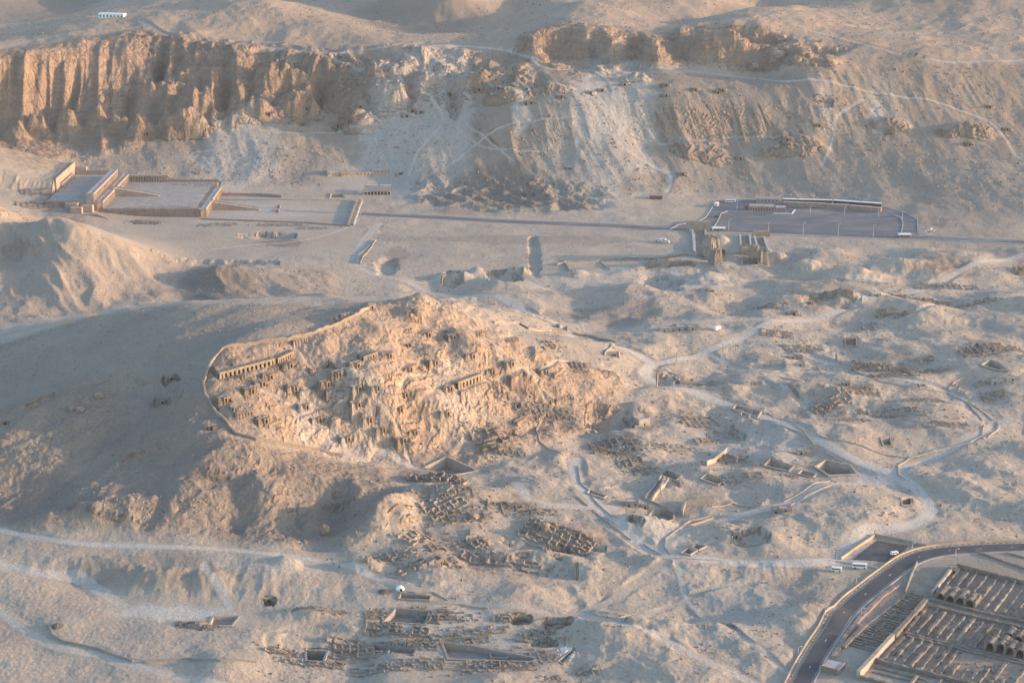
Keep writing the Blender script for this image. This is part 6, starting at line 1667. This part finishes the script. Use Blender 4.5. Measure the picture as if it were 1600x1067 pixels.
heap((90,978),3,3,2.0,'darkbrick','round dark bush-like heap near the dry-stone bank')
heap((500,950),20,4,1.0,'greybrick','long grey strip of stones on the sand above the diggings')
heap((1278,848),9,5,.4,'paving','irregular white lime patch on the sand by the timber poles','lime_patch','lime patch',20,.5)
heap((1272,854),4,2.5,.3,'paving','smaller white lime patch below the big one','lime_patch','lime patch',8,.4)
heap((1165,758),12,4,.4,'paving','scatter of white stones right of the wedge-shaped court','stone_scatter','stones',40,.5)
heap((968,702),8,6,.8,'paving','cluster of upright white slabs in the grey roofless rooms','stone_scatter','stones',26,1.3)
heap((1484,664),7,4,1.0,'temple_red','reddish pile of bricks inside the loop of the track')
heap((887,1020),6,9,.8,'steel','blue-grey rubble filling the narrow trench')
heap((225,347),18,6,1.4,'darkbrick','dark mound of stones on the sand below the temple terrace')
heap((1108,352),4,2,1.0,'darkbrick','small dark pile on the car park island') if False else None
def boulder(px, r, h, label, mat='darkrock'):
    a = hit(*px); t = MB(); n = 12; m = 8; r *= .62; h *= .62
    sx, sy = rng.uniform(0, 99), rng.uniform(0, 99)
    for j in range(m):
        ph = math.pi*(j+.5)/m
        for i in range(n):
            th = 2*math.pi*i/n; q = .92 + .42*float(perlin(np.array([math.cos(th)*1.2+sx+ph*1.1]), np.array([math.sin(th)*1.2+sy-ph*.7]), 9)[0]) + rng.uniform(-.07, .07)
            t.v.append((a[0]+math.cos(th)*math.sin(ph)**.6*r*q, a[1]+math.sin(th)*math.sin(ph)**.6*r*.85*q, a[2]+h*.28-math.cos(ph)*h*.6*(.8+.25*q)))
    for j in range(m-1):
        for i in range(n): k = (i+1)%n; t.f.append((j*n+i, j*n+k, j*n+n+k, j*n+n+i)); t.mi.append(0)
    t.f.append(tuple(range(n))[::-1]); t.f.append(tuple((m-1)*n+i for i in range(n))); t.mi += [0,0]
    o = t.obj('boulder', MT[mat]); tag(o, label, 'boulder', 'large boulders')
for px, r, h, lab in [((1220,64),11,13,'big rounded sunlit boulder on the rim of the scarp'),((1305,84),5,14,'tall upright boulder right of the big rounded one'),((1215,95),17,20,'huge bulging rock under the rounded boulder'),((1245,97),9,12,'rock beside the huge bulging rock'),
 ((1180,106),9,10,'rock block at the foot of the scarp cliff'),((1283,66),4,6,'small round boulder on the rim'),((1273,104),5,6,'rock at the end of the cliff band'),((1265,90),6,9,'rounded rock between bulging rock and upright boulder'),((1320,78),4,5,'low boulder right of the upright one'),
 ((508,835),5,12,'tall egg-shaped rock knob in the blue-grey gully'),((112,640),4,4,'dark boulder on the grey hill slope'),((125,642),5,5,'pale split boulder on the grey hill slope'),((155,620),5,5,'round boulder under the rock ledge of the grey hill'),
 ((805,680),4,9,'upright sunlit rock pillar beside the ruined houses'),((797,688),3,6,'smaller rock next to the sunlit pillar'),((652,492),6,11,'arched crag just below the hill summit'),((575,876),4,6,'pointed sand-brown rock above the broad track'),((942,305),3,5,'rock lump at the foot of the scarp'),((740,810),5,6,'lit rock block on the lower debris slope'),((852,828),5,9,'jagged lit rock above the dark brick compound')]:
    boulder(px, r, h, lab)

# ------------------------------------------------------------------ loose stones on the slopes
def scatter(name, regions, n, rmin, rmax, mat, seed):
    rs = np.random.RandomState(seed); pts = []
    prob = np.zeros((NR, NC), np.float32)
    for k, w in regions: prob += R[k]*w
    clump = sstep(-.1, .4, fbm(FX, FY, 40, 3, seed)); prob *= clump*.85+.15
    prob *= (1-flatF)*(1-flatP)*FY[:, :1]*0+(1-flatF)*(1-flatP)
    prob *= np.gradient(RY)[:,None]*FY                       # cell area
    pc = np.cumsum(prob.ravel()); idx = np.searchsorted(pc, rs.rand(n)*pc[-1]); idx = np.clip(idx, 0, NR*NC-1)
    x = FX.ravel()[idx] + rs.uniform(-1,1,n); y = FY.ravel()[idx] + rs.uniform(-1,1,n); z = ground(x, y)
    r = rmin + (rmax-rmin)*rs.rand(n)**3.2
    k = 5; lay = ((-.3,1.0),(.35,.95),(.8,.45)); V = np.zeros((n, 15, 3))
    for j, (dz, s) in enumerate(lay):
        for i in range(k):
            th = 2*math.pi*i/k + rs.rand(n)*.8; q = r*s*rs.uniform(.65,1.2,n)
            V[:, j*k+i, 0] = x+np.cos(th)*q; V[:, j*k+i, 1] = y+np.sin(th)*q; V[:, j*k+i, 2] = z+dz*r*.85
    F = []
    for a in (0,1):
        for i in range(k): j = (i+1)%k; F.append((a*k+i, a*k+j, a*k+k+j)); F.append((a*k+i, a*k+k+j, a*k+k+i))
    F += [(10,11,12),(10,12,13),(10,13,14)]; F = np.array(F)
    FF = (F[None] + (np.arange(n)*15)[:,None,None]).reshape(-1,3).astype(np.int32)
    me = bpy.data.meshes.new(name); me.vertices.add(n*15); me.vertices.foreach_set('co', V.astype(np.float32).reshape(-1))
    me.loops.add(len(FF)*3); me.loops.foreach_set('vertex_index', FF.reshape(-1)); me.polygons.add(len(FF)); me.polygons.foreach_set('loop_start', np.arange(0, len(FF)*3, 3, dtype=np.int32))
    me.update(calc_edges=True); me.materials.append(mat); o = bpy.data.objects.new(name, me); COL.objects.link(o); o['kind'] = 'stuff'
scatter('scree_stones', [('scree',1.0),('bandR',1.0),('cliffC',.35),('cliffL',.1),('top',.35)], 19000, .3, 1.7, MT['darkrock'], 5)
scatter('desert_stones', [('grey',.8),('qflank',1.5),('gface',1.0),('lefth',.6),('necro',.55)], 12000, .25, 1.1, MT['darkrock'], 6)
scatter('dark_stones', [('necro',.8),('bad',1.2),('valley',.4),('grey',.6)], 3600, .25, 1.1, MT['mudbrick'], 7)
